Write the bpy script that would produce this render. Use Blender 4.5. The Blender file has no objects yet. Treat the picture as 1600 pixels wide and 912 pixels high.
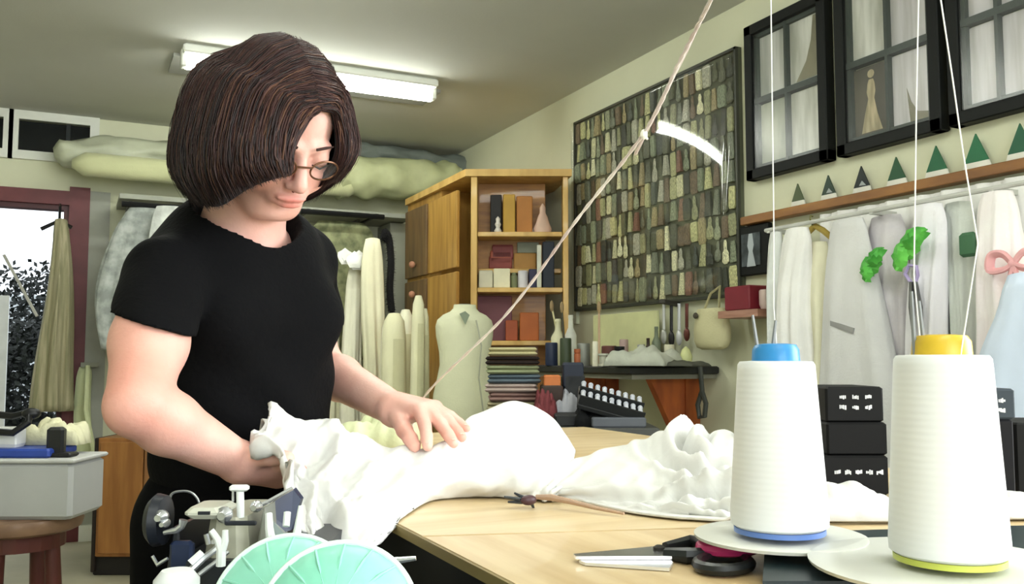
import bpy, math, random
import numpy as np
from mathutils import Vector as V, Matrix

# ---------------------------------------------------------------- camera, world, light
scene = bpy.context.scene
COL = scene.collection
YAW, PITCH, CAMZ, FPX = math.radians(25.9), math.radians(4.25), 1.15, 1400.0
cam_data = bpy.data.cameras.new('camera'); cam = bpy.data.objects.new('camera', cam_data)
COL.objects.link(cam); scene.camera = cam
cam.location = (0, 0, CAMZ); cam.rotation_euler = (math.pi/2 + PITCH, 0, -YAW)
cam_data.sensor_width = 36; cam_data.lens = FPX/1600*36; cam_data.clip_start = 0.05
scene.view_settings.view_transform = 'Standard'; scene.view_settings.look = 'None'
scene.view_settings.gamma = 1; scene.view_settings.use_curve_mapping = False
scene.view_settings.exposure = 0.55
w = bpy.data.worlds.new('world'); scene.world = w; w.use_nodes = True
w.node_tree.nodes['Background'].inputs[0].default_value = (0.86, 0.93, 1.0, 1)
w.node_tree.nodes['Background'].inputs[1].default_value = 1.3

def area(name, loc, rot, sx, sy, power, color=(1, 1, 1)):
    l = bpy.data.lights.new(name, 'AREA'); l.shape = 'RECTANGLE'; l.size = sx; l.size_y = sy
    l.energy = power; l.color = color
    o = bpy.data.objects.new(name, l); o.location = loc; o.rotation_euler = rot; COL.objects.link(o)
    return o
# added daylight lamps at unseen right and rear windows, and tubes of the ceiling fixtures
area('added_side_window_light', (2.75, -0.35, 1.75), (0, math.radians(90), 0), 1.3, 1.9, 66, (.95, .98, 1))
area('unseen_rear_window_light', (0.2, -1.95, 1.7), (math.radians(-90), 0, math.radians(180)), 1.9, 1.3, 34, (.93, .97, 1))

PI = math.pi
Rv = V((math.cos(YAW), -math.sin(YAW), 0)); Fv = V((math.sin(YAW), math.cos(YAW), 0)); Zv = V((0, 0, 1))
CAM = V((0, 0, CAMZ))
def ray(px, py):
    fw = Fv*math.cos(PITCH) + Zv*math.sin(PITCH); up = Zv*math.cos(PITCH) - Fv*math.sin(PITCH)
    return Rv*((px-800)/FPX) + up*((456-py)/FPX) + fw
def P(px, py, d):
    r = ray(px, py); return CAM + r*(d/r.dot(Fv))
def PX(px, py, X): r = ray(px, py); return CAM + r*(X/r.x)
def PY(px, py, Y): r = ray(px, py); return CAM + r*(Y/r.y)
def PZ(px, py, Z): r = ray(px, py); return CAM + r*((Z-CAMZ)/r.z)
random.seed(7); RNG = np.random.default_rng(7)

# ---------------------------------------------------------------- materials
def lin(c):
    if isinstance(c, str):
        c = [int(c[i:i+2], 16)/255 for i in (0, 2, 4)]
    return tuple(x/12.92 if x <= .04045 else ((x+.055)/1.055)**2.4 for x in c) + (1,)
MATS = {}
def mat(name, c, rough=.7, metal=0, var=.12, scale=8, bump=.0, bscale=40, spec=.4, c2=None, stretch=(1, 1, 1), coat=0, sss=0, sheen=0, alpha=1, emit=0, attr=None, trans=0):
    if name in MATS: return MATS[name]
    m = bpy.data.materials.new(name); m.use_nodes = True; MATS[name] = m
    nt = m.node_tree; N = nt.nodes; L = nt.links; b = N['Principled BSDF']
    c = lin(c); c2 = lin(c2) if c2 else tuple(x*(1-var) for x in c[:3]) + (1,)
    tc = N.new('ShaderNodeTexCoord'); mp = N.new('ShaderNodeMapping'); mp.inputs['Scale'].default_value = stretch
    L.new(tc.outputs['Object'], mp.inputs[0])
    n = N.new('ShaderNodeTexNoise'); n.inputs['Scale'].default_value = scale; n.inputs['Detail'].default_value = 4
    L.new(mp.outputs[0], n.inputs['Vector'])
    r = N.new('ShaderNodeValToRGB'); r.color_ramp.elements[0].position = .35; r.color_ramp.elements[1].position = .65
    r.color_ramp.elements[0].color = c2; r.color_ramp.elements[1].color = c
    L.new(n.outputs['Fac'], r.inputs[0])
    out = r.outputs[0]
    if attr:
        at = N.new('ShaderNodeAttribute'); at.attribute_name = attr
        mx = N.new('ShaderNodeMix'); mx.data_type = 'RGBA'; mx.blend_type = 'MULTIPLY'; mx.inputs[0].default_value = 1
        L.new(out, mx.inputs[6]); L.new(at.outputs['Color'], mx.inputs[7]); out = mx.outputs[2]
    L.new(out, b.inputs['Base Color'])
    b.inputs['Roughness'].default_value = rough; b.inputs['Metallic'].default_value = metal
    b.inputs['Specular IOR Level'].default_value = spec; b.inputs['Coat Weight'].default_value = coat
    b.inputs['Subsurface Weight'].default_value = sss; b.inputs['Subsurface Radius'].default_value = (.012, .005, .003)
    b.inputs['Sheen Weight'].default_value = sheen; b.inputs['Alpha'].default_value = alpha
    b.inputs['Transmission Weight'].default_value = trans
    if emit: b.inputs['Emission Strength'].default_value = emit; L.new(out, b.inputs['Emission Color'])
    if bump:
        n2 = N.new('ShaderNodeTexNoise'); n2.inputs['Scale'].default_value = bscale; n2.inputs['Detail'].default_value = 3
        L.new(mp.outputs[0], n2.inputs['Vector'])
        bp = N.new('ShaderNodeBump'); bp.inputs['Strength'].default_value = bump; bp.inputs['Distance'].default_value = .004
        L.new(n2.outputs['Fac'], bp.inputs['Height']); L.new(bp.outputs[0], b.inputs['Normal'])
    return m
def cloth(name, c, var=.1, bump=.35, **k): return mat('cloth_'+name, c, rough=.92, var=var, scale=5, bump=bump, bscale=120, spec=.15, **k)
def wood(name, c, c2, st=(1, 1, 9), scale=5, rough=.5): return mat('wood_'+name, c, rough=rough, c2=c2, scale=scale, stretch=st, bump=.15, bscale=14, coat=.1)
def random_mat(name, cols, rough=.6, stretch=(14, 14, 2), scale=4):
    m = bpy.data.materials.new(name); m.use_nodes = True; MATS[name] = m
    nt = m.node_tree; N = nt.nodes; L = nt.links; b = N['Principled BSDF']
    oi = N.new('ShaderNodeObjectInfo'); r = N.new('ShaderNodeValToRGB'); r.color_ramp.interpolation = 'CONSTANT'
    for i, c in enumerate(cols):
        e = r.color_ramp.elements[i] if i < 2 else r.color_ramp.elements.new(i/len(cols))
        e.position = i/len(cols); e.color = lin(c)
    L.new(oi.outputs['Random'], r.inputs[0])
    tc = N.new('ShaderNodeTexCoord'); mp = N.new('ShaderNodeMapping'); mp.inputs['Scale'].default_value = stretch
    L.new(tc.outputs['Object'], mp.inputs[0])
    n = N.new('ShaderNodeTexNoise'); n.noise_dimensions = '4D'; n.inputs['Scale'].default_value = scale; n.inputs['Detail'].default_value = 5
    mu = N.new('ShaderNodeMath'); mu.operation = 'MULTIPLY'; mu.inputs[1].default_value = 90
    L.new(oi.outputs['Random'], mu.inputs[0]); L.new(mu.outputs[0], n.inputs['W']); L.new(mp.outputs[0], n.inputs['Vector'])
    r2 = N.new('ShaderNodeValToRGB'); r2.color_ramp.elements[0].position = .38; r2.color_ramp.elements[1].position = .62
    r2.color_ramp.elements[0].color = (.14, .14, .12, 1); r2.color_ramp.elements[1].color = (2.1, 2.1, 1.9, 1)
    L.new(n.outputs['Fac'], r2.inputs[0])
    mx = N.new('ShaderNodeMix'); mx.data_type = 'RGBA'; mx.blend_type = 'MULTIPLY'; mx.inputs[0].default_value = 1
    L.new(r.outputs[0], mx.inputs[6]); L.new(r2.outputs[0], mx.inputs[7]); L.new(mx.outputs[2], b.inputs['Base Color'])
    b.inputs['Roughness'].default_value = rough
    return m
def film_mat(name, fac=.12, rough=.08, tint=(1, 1, 1, 1)):
    m = bpy.data.materials.new(name); m.use_nodes = True; MATS[name] = m
    nt = m.node_tree; N = nt.nodes; L = nt.links; N.remove(N['Principled BSDF'])
    t = N.new('ShaderNodeBsdfTransparent'); t.inputs[0].default_value = tint
    g = N.new('ShaderNodeBsdfGlossy'); g.inputs['Roughness'].default_value = rough
    mx = N.new('ShaderNodeMixShader'); mx.inputs[0].default_value = fac; L.new(t.outputs[0], mx.inputs[1]); L.new(g.outputs[0], mx.inputs[2])
    L.new(mx.outputs[0], N['Material Output'].inputs['Surface'])
    return m

# ---------------------------------------------------------------- mesh building
def rotz(a): return Matrix.Rotation(a, 3, 'Z')
CAMROT = rotz(-YAW)
def cr(pts, n):                                   # Catmull-Rom through rows (numpy arrays), n samples per span
    pts = [np.array(p, float) for p in pts]; pts = [2*pts[0]-pts[1]] + pts + [2*pts[-1]-pts[-2]]; out = []
    for i in range(1, len(pts)-2):
        p0, p1, p2, p3 = pts[i-1:i+3]
        for k in range(n):
            t = k/n
            out.append(.5*((2*p1)+(-p0+p2)*t+(2*p0-5*p1+4*p2-p3)*t*t+(-p0+3*p1-3*p2+p3)*t**3))
    out.append(pts[-2]); return out
class M:
    def __init__(s): s.v = []; s.f = []; s.col = None
    def add(s, v, f):
        o = len(s.v); s.v += [V(x) for x in v]; s.f += [tuple(o+i for i in q) for q in f]; return s
    def box(s, c, size, R=None, taper=1.0, ch=0):
        c = V(c); x, y, z = [a/2 for a in size]; R = R or Matrix.Identity(3)
        if ch:                                    # chamfered box in plan and top
            ch = min(ch, x*.9, y*.9, z*.9); rings = []
            for zz, q in ((-z, ch), (-z+ch, 0), (z-ch, 0), (z, ch)):
                xx, yy = x-q, y-q; c2 = min(ch, xx*.5, yy*.5)
                rings.append([(xx-c2, -yy, zz), (xx, -yy+c2, zz), (xx, yy-c2, zz), (xx-c2, yy, zz), (-xx+c2, yy, zz), (-xx, yy-c2, zz), (-xx, -yy+c2, zz), (-xx+c2, -yy, zz)])
            v = [c + R @ V(p) for r in rings for p in r]; f = [tuple(range(7, -1, -1)), tuple(range(24, 32))]
            for k in range(3):
                for i in range(8): f.append((k*8+i, k*8+(i+1) % 8, k*8+8+(i+1) % 8, k*8+8+i))
            return s.add(v, f)
        v = [c + R @ V((sx*x*(taper if sz > 0 else 1), sy*y*(taper if sz > 0 else 1), sz*z)) for sx, sy, sz in
             ((-1, -1, -1), (1, -1, -1), (1, 1, -1), (-1, 1, -1), (-1, -1, 1), (1, -1, 1), (1, 1, 1), (-1, 1, 1))]
        return s.add(v, [(3, 2, 1, 0), (4, 5, 6, 7), (0, 1, 5, 4), (1, 2, 6, 5), (2, 3, 7, 6), (3, 0, 4, 7)])
    def tube(s, pts, r, n=8, cap=True, flat=1.0):
        pts = [V(p) for p in pts]; k = len(pts); rr = r if isinstance(r, (list, tuple)) else [r]*k
        v = []; f = []; up = None
        for i, p in enumerate(pts):
            t = (pts[min(i+1, k-1)] - pts[max(i-1, 0)]).normalized()
            if up is None: up = t.orthogonal().normalized()
            up = (up - t*up.dot(t)).normalized(); b = t.cross(up)
            for j in range(n):
                a = 2*PI*j/n; v.append(p + (up*math.cos(a)*flat + b*math.sin(a))*rr[i])
        for i in range(k-1):
            for j in range(n): f.append((i*n+j, i*n+(j+1) % n, (i+1)*n+(j+1) % n, (i+1)*n+j))
        if cap: f += [tuple(range(n-1, -1, -1)), tuple((k-1)*n+j for j in range(n))]
        return s.add(v, f)
    def lathe(s, prof, c, n=24, axis=None, sq=1.0, mod=None):     # prof: (r, h) list
        c = V(c); q = (V(axis).normalized().to_track_quat('Z', 'Y').to_matrix() if axis else Matrix.Identity(3)); v = []; f = []
        for i, (r, h) in enumerate(prof):
            for j in range(n):
                a = 2*PI*j/n; m_ = mod(a, i/(len(prof)-1)) if mod else 1
                v.append(c + q @ V((r*m_*math.cos(a), r*m_*math.sin(a)*sq, h)))
        for i in range(len(prof)-1):
            for j in range(n): f.append((i*n+j, i*n+(j+1) % n, (i+1)*n+(j+1) % n, (i+1)*n+j))
        f += [tuple(range(n-1, -1, -1)), tuple((len(prof)-1)*n+j for j in range(n))]
        return s.add(v, f)
    def ball(s, c, r, n=12, R=None):
        if not isinstance(r, (list, tuple)): r = (r, r, r)
        R = R or Matrix.Identity(3); c = V(c); v = []; f = []; m_ = n//2+1
        for i in range(m_+1):
            th = PI*max(.02, min(.98, i/m_))
            for j in range(n):
                a = 2*PI*j/n; v.append(c + R @ V((r[0]*math.sin(th)*math.cos(a), r[1]*math.sin(th)*math.sin(a), -r[2]*math.cos(th))))
        for i in range(m_):
            for j in range(n): f.append((i*n+j, i*n+(j+1) % n, (i+1)*n+(j+1) % n, (i+1)*n+j))
        f += [tuple(range(n-1, -1, -1)), tuple(m_*n+j for j in range(n))]
        return s.add(v, f)
    def sheet(s, G, th=.003, wrap=False):         # G: rows x cols of points -> closed sheet of thickness th
        A = np.array([[tuple(p) for p in r] for r in G], float); nr, nc = A.shape[:2]
        du = np.gradient(A, axis=1); dv = np.gradient(A, axis=0); nn = np.cross(du, dv)
        nn /= np.linalg.norm(nn, axis=2, keepdims=True)+1e-9
        top = (A+nn*th/2).reshape(-1, 3); bot = (A-nn*th/2).reshape(-1, 3); o = nr*nc; f = []
        for i in range(nr-1):
            for j in range(nc-1):
                a = i*nc+j; f.append((a, a+1, a+nc+1, a+nc)); f.append((o+a, o+a+nc, o+a+nc+1, o+a+1))
        for i in range(nr-1):
            a = i*nc; f.append((a, a+nc, o+a+nc, o+a)); b = a+nc-1; f.append((b, o+b, o+b+nc, b+nc))
        for j in range(nc-1):
            f.append((j, o+j, o+j+1, j+1)); a = (nr-1)*nc+j; f.append((a, a+1, o+a+1, o+a))
        return s.add(list(top)+list(bot), f)
    def poly(s, pts, n, h):                       # extrude polygon pts along vector n*h
        pts = [V(p) for p in pts]; k = len(pts); d = V(n)*h
        return s.add(pts+[p+d for p in pts], [tuple(range(k-1, -1, -1)), tuple(range(k, 2*k))] + [(i, (i+1) % k, k+(i+1) % k, k+i) for i in range(k)])
def wloc(o):
    p = V((0, 0, 0))
    while o: p += o.location; o = o.parent
    return p
def obj(name, m, mt, parent=None, smooth=False, label=None, cat=None, group=None, kind=None, angle=40):
    if parent is None:
        a = np.array([tuple(x) for x in m.v]); o_ = V(((a[:, 0].min()+a[:, 0].max())/2, (a[:, 1].min()+a[:, 1].max())/2, a[:, 2].min()))
    else: o_ = wloc(parent)
    me = bpy.data.meshes.new(name); me.from_pydata([tuple(x-o_) for x in m.v], [], m.f); me.update()
    for x in (mt if isinstance(mt, list) else [mt]): me.materials.append(x)
    if smooth:
        me.polygons.foreach_set('use_smooth', [True]*len(me.polygons))
        if angle < 180: me.set_sharp_from_angle(angle=math.radians(angle))
    o = bpy.data.objects.new(name, me); COL.objects.link(o)
    if parent: o.parent = parent
    else: o.location = o_
    tag(o, label, cat, group, kind); return o
def tag(o, label=None, cat=None, group=None, kind=None):
    for k, x in (('label', label), ('category', cat), ('group', group), ('kind', kind)):
        if x: o[k] = x
    return o
def thing(name, label, cat, loc, group=None):
    o = bpy.data.objects.new(name, None); o.empty_display_size = .05; COL.objects.link(o); o.location = V(loc)
    return tag(o, label, cat, group)
def struct(name, m, mt, parent=None, **k): return obj(name, m, mt, parent, kind=None if parent else 'structure', **k)
def copy_tree(o, parent=None):
    c = o.copy(); COL.objects.link(c)
    if parent: c.parent = parent
    for ch in list(o.children): copy_tree(ch, c)
    return c
def pbox(m, x0, x1, y0, y1, d, dep, ang=0, ch=0, taper=1.0):    # box whose front face spans these directions at distance d
    a = P(x0, y1, d); b = P(x1, y0, d); R = rotz(-YAW+ang); c = (a+b)/2 + (R @ V((0, 1, 0)))*dep/2
    wd = (b-a).dot(Rv)/max(.3, math.cos(ang)); return m.box(c, (wd, dep, b.z-a.z), R, ch=ch, taper=taper)
# ---------------------------------------------------------------- room
XR, YB, ZC, XL, YF = 2.6, 6.4, 2.72, -2.6, -2.0
wall_m = mat('painted_wall', 'd9dabf', rough=.85, var=.07, scale=2, bump=.1, bscale=60)
ceil_m = mat('painted_ceiling', 'c9cac2', rough=.9, var=.06, scale=1.5, bump=.15, bscale=90)
floor_m = mat('floor_lino', 'a9a48c', rough=.5, var=.15, scale=4)
white_m = mat('white_paint', 'e2e4dc', rough=.5, var=.05)
maroon = mat('maroon_paint', '6b3034', rough=.5, var=.2)
def hbox(m, x0, x1, y0, y1, z0, z1, **k): return m.box(((x0+x1)/2, (y0+y1)/2, (z0+z1)/2), (x1-x0, y1-y0, z1-z0), **k)
struct('floor', hbox(M(), XL-.1, XR+.1, YF-.1, YB+.1, -.1, 0), floor_m)
struct('ceiling', hbox(M(), XL-.1, XR+.1, YF-.1, YB+.1, ZC, ZC+.1), ceil_m)
m = M()                                       # right wall with an unseen window opening added for the daylight lamp
hbox(m, XR, XR+.1, YF, -1.35, 0, ZC); hbox(m, XR, XR+.1, .65, YB+.1, 0, ZC)
hbox(m, XR, XR+.1, -1.35, .65, 0, 1.05); hbox(m, XR, XR+.1, -1.35, .65, 2.45, ZC); struct('wall_right', m, wall_m)
m = M(); hbox(m, XL, XR, YF-.1, YF, 0, 1.0); hbox(m, XL, XR, YF-.1, YF, 2.4, ZC); hbox(m, XL, -.8, YF-.1, YF, 1.0, 2.4); hbox(m, 1.2, XR, YF-.1, YF, 1.0, 2.4)
struct('wall_rear', m, wall_m)
struct('wall_left', hbox(M(), XL-.1, XL, YF, YB, 0, ZC), wall_m)
dl, dr, dt = -1.15, PY(108, 330, YB).x, PY(60, 318, YB).z      # door opening
w1l, w1r, w1t, w1b = PY(30, 190, YB).x, PY(141, 200, YB).x, PY(85, 192, YB).z, PY(85, 240, YB).z
w0r = PY(6, 190, YB).x; w0l = w0r-(w1r-w1l)
m = M(); B = lambda x0, x1, z0, z1: hbox(m, x0, x1, YB, YB+.12, z0, z1)
B(XL, dl, 0, w1b); B(dr, XR, 0, w1b); B(dl, dr, dt, w1b); B(XL, w0l, w1b, w1t); B(w0r, w1l, w1b, w1t); B(w1r, XR, w1b, w1t); B(XL, XR, w1t, ZC)
struct('wall_back', m, wall_m)
for x0, x1, nm in ((w0l, w0r, 'window_1'), (w1l, w1r, 'window_2')):
    wn = M(); t = .055
    hbox(wn, x0-t, x1+t, YB-.03, YB+.02, w1t, w1t+t); hbox(wn, x0-t, x1+t, YB-.03, YB+.02, w1b-t, w1b)
    hbox(wn, x0-t, x0, YB-.03, YB+.02, w1b, w1t); hbox(wn, x1, x1+t, YB-.03, YB+.02, w1b, w1t)
    o = struct(nm, wn, white_m)
    obj('pane', hbox(M(), x0, x1, YB+.03, YB+.04, w1b, w1t), mat('night_glass', '14181a', rough=.15, var=.3), o)
    if nm == 'window_2': obj('sash_bar', hbox(M(), x1-.14, x1-.115, YB, YB+.03, w1b, w1t), mat('dark_sash', '23282a'), o)
m = M(); t = .12
hbox(m, dl-t, dl, YB-.03, YB+.12, 0, dt+t); hbox(m, dr, dr+t, YB-.03, YB+.12, 0, dt+t); hbox(m, dl, dr, YB-.03, YB+.12, dt, dt+.09)
door = struct('door_1', m, maroon)
m = M(); hbox(m, dr-.03, dr, YB, YB+.1, 0, dt); hbox(m, dl, dr-.03, YB, YB+.1, dt-.03, dt); hbox(m, dl, dl+.03, YB, YB+.1, 0, dt-.03)
obj('door_stop', m, mat('maroon_dark', '4c2227', rough=.5), door)
struct('trim_1', hbox(M(), dr+t, XR, YB-.05, YB, .0, .1), white_m)
g = PY(137, 600, YB-.02)
struct('trim_2', hbox(M(), dr+t, dr+t+.12, YB-.025, YB, .1, dt+.1), mat('grey_panel', 'a7a99f'))
# pier beside the cabinet
px0, px1 = PY(606, 400, 6.15).x, PY(636, 400, 6.15).x
struct('trim_3', hbox(M(), px0, px1, 6.1, YB, 0, 2.12), mat('grey_pier', 'a3a596', var=.05))
# outside the door
m = M(); hbox(m, -6, 4, YB+.2, 14, -.12, -.02); struct('ground', m, mat('paving', 'a9aaa2', var=.2))
def bush(loc, r, name, label, c):
    t_ = thing(name, label, 'shrub', loc); b = M()
    rg = random.Random(int(r*999))
    for k in range(5200):
        u = V((rg.gauss(0, 1), rg.gauss(0, 1), rg.gauss(0, 1))).normalized()*(rg.uniform(.3, 1)**.5)
        p = V(loc) + V((u.x*r, u.y*r*.6, r*1.35+u.z*r*1.3)); a = V((rg.gauss(0, 1), rg.gauss(0, 1), rg.gauss(0, 1))).normalized()*.032; bb = a.orthogonal().normalized()*.02
        b.add([p-a, p+bb, p+a, p-bb, p+a.cross(bb)*4], [(0, 1, 2, 3), (0, 1, 4), (1, 2, 4)])
    obj('foliage', b, mat('leaf_'+c, c, rough=.6, var=.5, scale=20), t_, kind='stuff'); obj('stem', M().tube([V(loc), V(loc)+V((0, 0, r))], [.05, .03], 6), wood('bark', '4b3a2c', '2c221a'), t_)
p = PY(58, 470, 9.2); bush((p.x, 9.2, -.02), .78, 'shrub', 'dark evergreen shrub outside the open doorway, behind the hanging tan coat', '1c231d')
p = PY(84, 500, 8.2); bush((p.x-.02, 8.2, -.02), .6, 'shrub', 'second, nearer dark bush low outside the doorway beside the maroon post', '20261f')
m = M(); p = PY(14, 500, 7.4); hbox(m, p.x-.55, p.x+.02, 7.0, 7.06, -.02, 1.58)
pt = obj('screen_panel', m, mat('white_board', 'eceeee', rough=.6), label='white upright panel standing outside at the left edge of the doorway', cat='panel')
m = M(); hbox(m, -9, 6, 13.6, 13.8, -.02, 2.0); struct('wall_yard', m, mat('yard_wall', 'c9cfd0'))
m = M().tube([PY(6, 398, 6.1), PY(58, 494, 6.05)], .009, 6)
obj('handle_pole', m, mat('pole_grey', 'b9b8b0', rough=.4), label='thin pale slanting pole leaning across the open doorway', cat='pole')

# ceiling fixtures: two-tube batten in view, three more added for light, unseen outside the frame
def fixture(x0, x1, y, label, nm='batten_light', em=9.0):
    t_ = thing(nm, label, 'ceiling light', ((x0+x1)/2, y, ZC))
    obj('housing', M().box(((x0+x1)/2, y, ZC-.022), (x1-x0, .16, .044), ch=.008), white_m, t_)
    m_ = M(); m_.lathe([(.0, x0+.02), (.034, x0+.02), (.034, x1-.02), (.0, x1-.02)], (0, y, ZC-.078), 16, axis=(1, 0, 0)); obj('tube', m_, mat('tube_glow', 'fcfff6', emit=em), t_, smooth=True)
    for x in (x0+.01, x1-.01): obj('end_cap', M().box((x, y, ZC-.06), (.03, .07, .09), ch=.006), white_m, t_)
    return t_
a_ = PZ(284, 96, ZC-.078); b_ = PZ(677, 151, ZC-.078); yy = (a_.y+b_.y)/2
fixture(a_.x, b_.x, yy, 'glowing fluorescent tube light on the ceiling behind the woman', em=26)
fixture(.1, 1.5, 1.9, 'added unseen fluorescent ceiling light above the cutting table, outside the frame'.replace(', outside the frame', ''), em=26)
fixture(-.4, 1.0, 3.25, 'added unseen fluorescent ceiling light just above the top edge of the picture, over her head', em=26)
fixture(-.6, .8, -.4, 'added unseen fluorescent ceiling light nearest the rear window', em=26)
m = M(); hbox(m, a_.x-.03, b_.x+.08, yy+.1, yy+.4, ZC-.02, ZC-.001)
struct('trim_4', m, mat('ceiling_panel', '9a9b93', var=.1))

# shelf board and the wrapped rolls along the back wall
sz = PY(200, 312, 6.15).z
m = M(); hbox(m, PY(186, 310, 6.0).x, PY(640, 320, 6.0).x, 5.92, YB, sz-.03, sz)
shf = obj('wall_shelf', m, mat('grey_board', 'a2a498'), label='long grey wall shelf under the wrapped rolls', cat='shelf')
for x in (.3, 1.0, 1.75): obj('bracket', M().poly([(x, YB, sz-.03), (x, YB-.3, sz-.03), (x, YB, sz-.3)], (1, 0, 0), .02), mat('grey_metal', '77787a', metal=.6, rough=.4), shf)
def roll(pts, r, seed, name, label, mt, sq=1, nj=20, wr=.08):
    rg = random.Random(seed); pp = cr([tuple(p) for p in pts], 16); k = len(pp); v = M(); n = nj
    ph = [rg.uniform(0, 6) for _ in range(6)]; vs = []; f = []
    for i, p in enumerate(pp):
        p = V(p); t = (V(pp[min(i+1, k-1)])-V(pp[max(i-1, 0)])).normalized(); up = (Zv-t*t.z).normalized(); b = t.cross(up)
        e = min(1, .35+min(i, k-1-i)/3); s = i/k*14
        for j in range(n):
            a = 2*PI*j/n; q = 1+wr*(math.sin(3*a+s*1.3+ph[0])*.5+math.sin(7*a+s*.5+ph[1])*.35+math.sin(s*2.1+ph[2]+a)*.5+math.sin(5*a-s*2.2+ph[3])*.3)
            vs.append(p+(up*math.sin(a)*sq+b*math.cos(a))*r*q*e)
    for i in range(k-1):
        for j in range(n): f.append((i*n+j, i*n+(j+1) % n, (i+1)*n+(j+1) % n, (i+1)*n+j))
    f += [tuple(range(n-1, -1, -1)), tuple((k-1)*n+j for j in range(n))]; v.add(vs, f)
    return obj(name, v, mt, smooth=True, label=label, cat='roll', angle=180)
pale = cloth('pale_roll', 'c9cba0', sheen=.2); pale2 = mat('plastic_wrap', 'bcc0a8', rough=.45, var=.15, scale=6, bump=.6, bscale=25)
roll([PY(112, 255, 6.05), PY(270, 269, 6.05), PY(430, 283, 6.05), PY(560, 292, 6.05)], .075, 1, 'fabric_roll', 'long smooth cream fabric roll at the front of the wall shelf', pale, wr=.04)
roll([PY(84, 240, 6.22), PY(180, 236, 6.22), PY(300, 246, 6.22), PY(450, 262, 6.2), PY(540, 268, 6.2)], .085, 2, 'fabric_roll', 'crumpled plastic-wrapped roll lying behind the cream one, its knobbly end by the dark window', pale2, wr=.22)
roll([PY(520, 278, 6.1), PY(570, 277, 6.1), PY(630, 280, 6.1), PY(690, 284, 6.1), PY(712, 288, 6.1)], .15, 3, 'fabric_bundle', 'bulky pale green wrapped bundle on the shelf between her hair and the cabinet', mat('green_wrap', 'c4c99c', rough=.6, var=.15, bump=.5, bscale=20), sq=.95, wr=.13)
roll([PY(540, 236, 6.2), PY(600, 240, 6.2), PY(680, 252, 6.2), PY(752, 262, 6.2)], .06, 4, 'fabric_roll', 'thin blue-grey roll on top of the pale green bundle', mat('blue_grey_wrap', '7d8580', rough=.5, var=.25, bump=.4, bscale=20), wr=.2)

# ---------------------------------------------------------------- cabinet with open bookcase end
wo, wo2 = wood('oak', 'b98f45', '9a7030', (1, 1, .12), 22), wood('oak_edge', 'd8b26a', 'bd9550', (1, 1, .2), 12)
A = P(735, 560, 4.95); Bp = P(889, 560, 4.95); z1 = P(735, 276, 4.95).z; cx = A.x
cab = thing('corner_cabinet', 'tall oak cupboard with an open bookcase end, in the corner beyond the dress form', 'cabinet', (2.2, 5.0, 0))
YE = PX(636, 500, cx).y; YM = PX(672, 500, cx).y; bd = .36
back0 = A+Fv*bd; back1 = Bp+Fv*bd
def vslab(p, q, z0, z1_, th, mtl, nm, par, side=1):
    p, q = V((p.x, p.y, 0)), V((q.x, q.y, 0)); d_ = (q-p); L_ = d_.length; ang = math.atan2(d_.y, d_.x); R = rotz(ang)
    c = (p+q)/2 + R @ V((0, side*th/2, 0)); return obj(nm, M().box((c.x, c.y, (z0+z1_)/2), (L_, th, z1_-z0), R, ch=.003), mtl, par)
vslab(A+Rv*.0, A+Fv*bd, 0, z1, .035, wo2, 'side_panel', cab, -1)
vslab(Bp, Bp+Fv*.14, 0, z1, .03, wo2, 'side_panel', cab, 1)
vslab(A+Fv*bd*.55, Bp+Fv*bd*.55-Rv*.12, 0, z1, .02, wood('backboard', 'a9793f', '8f6438'), 'back_panel', cab, 1)
SH = {k: P(800, k, 4.96).z for k in (362, 416, 449, 532, 620)}
for k, z in SH.items():
    o_ = .12 if k == 416 else .0
    vslab(A+Fv*(.01+o_)+Rv*.037, Bp+Fv*(.01+o_)-Rv*.033, z-.026, z, .1 if k == 416 else .17, wo2, 'shelf', cab, 1)
m = M(); tp = [A-Rv*.03-Fv*.02, Bp+Rv*.02-Fv*.02, V((2.59, 4.75, 0)), V((2.59, YE, 0)), V((cx-.02, YE, 0))]
obj('top_board', m.poly([(p.x, p.y, z1) for p in tp], (0, 0, 1), .04), wo2, cab)
struct_ = hbox(M(), cx, 2.58, 5.0, YE, 0, z1-.001); obj('carcass', struct_, wo, cab)
zs = PX(700, 425, cx).z
for y0, y1, dk in ((4.7, YM, 0), (YM+.012, YE, 1)):
    for za, zb in ((.12, zs-.012), (zs+.012, z1-.05)):
        mt_ = wood('oak_shaded', '7a5f3c', '5d4730', (1, 1, .12), 22) if dk else wo  # far doors stand in shade: the shade is put into a darker oak
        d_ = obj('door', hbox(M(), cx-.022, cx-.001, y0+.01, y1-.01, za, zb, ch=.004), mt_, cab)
        if dk: obj('knob', M().ball((cx-.045, y0+.2, zs+.09 if za > 1 else zs-.1), .022, 10), mat('wood_knob', 'b98467'), d_, smooth=True)
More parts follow.
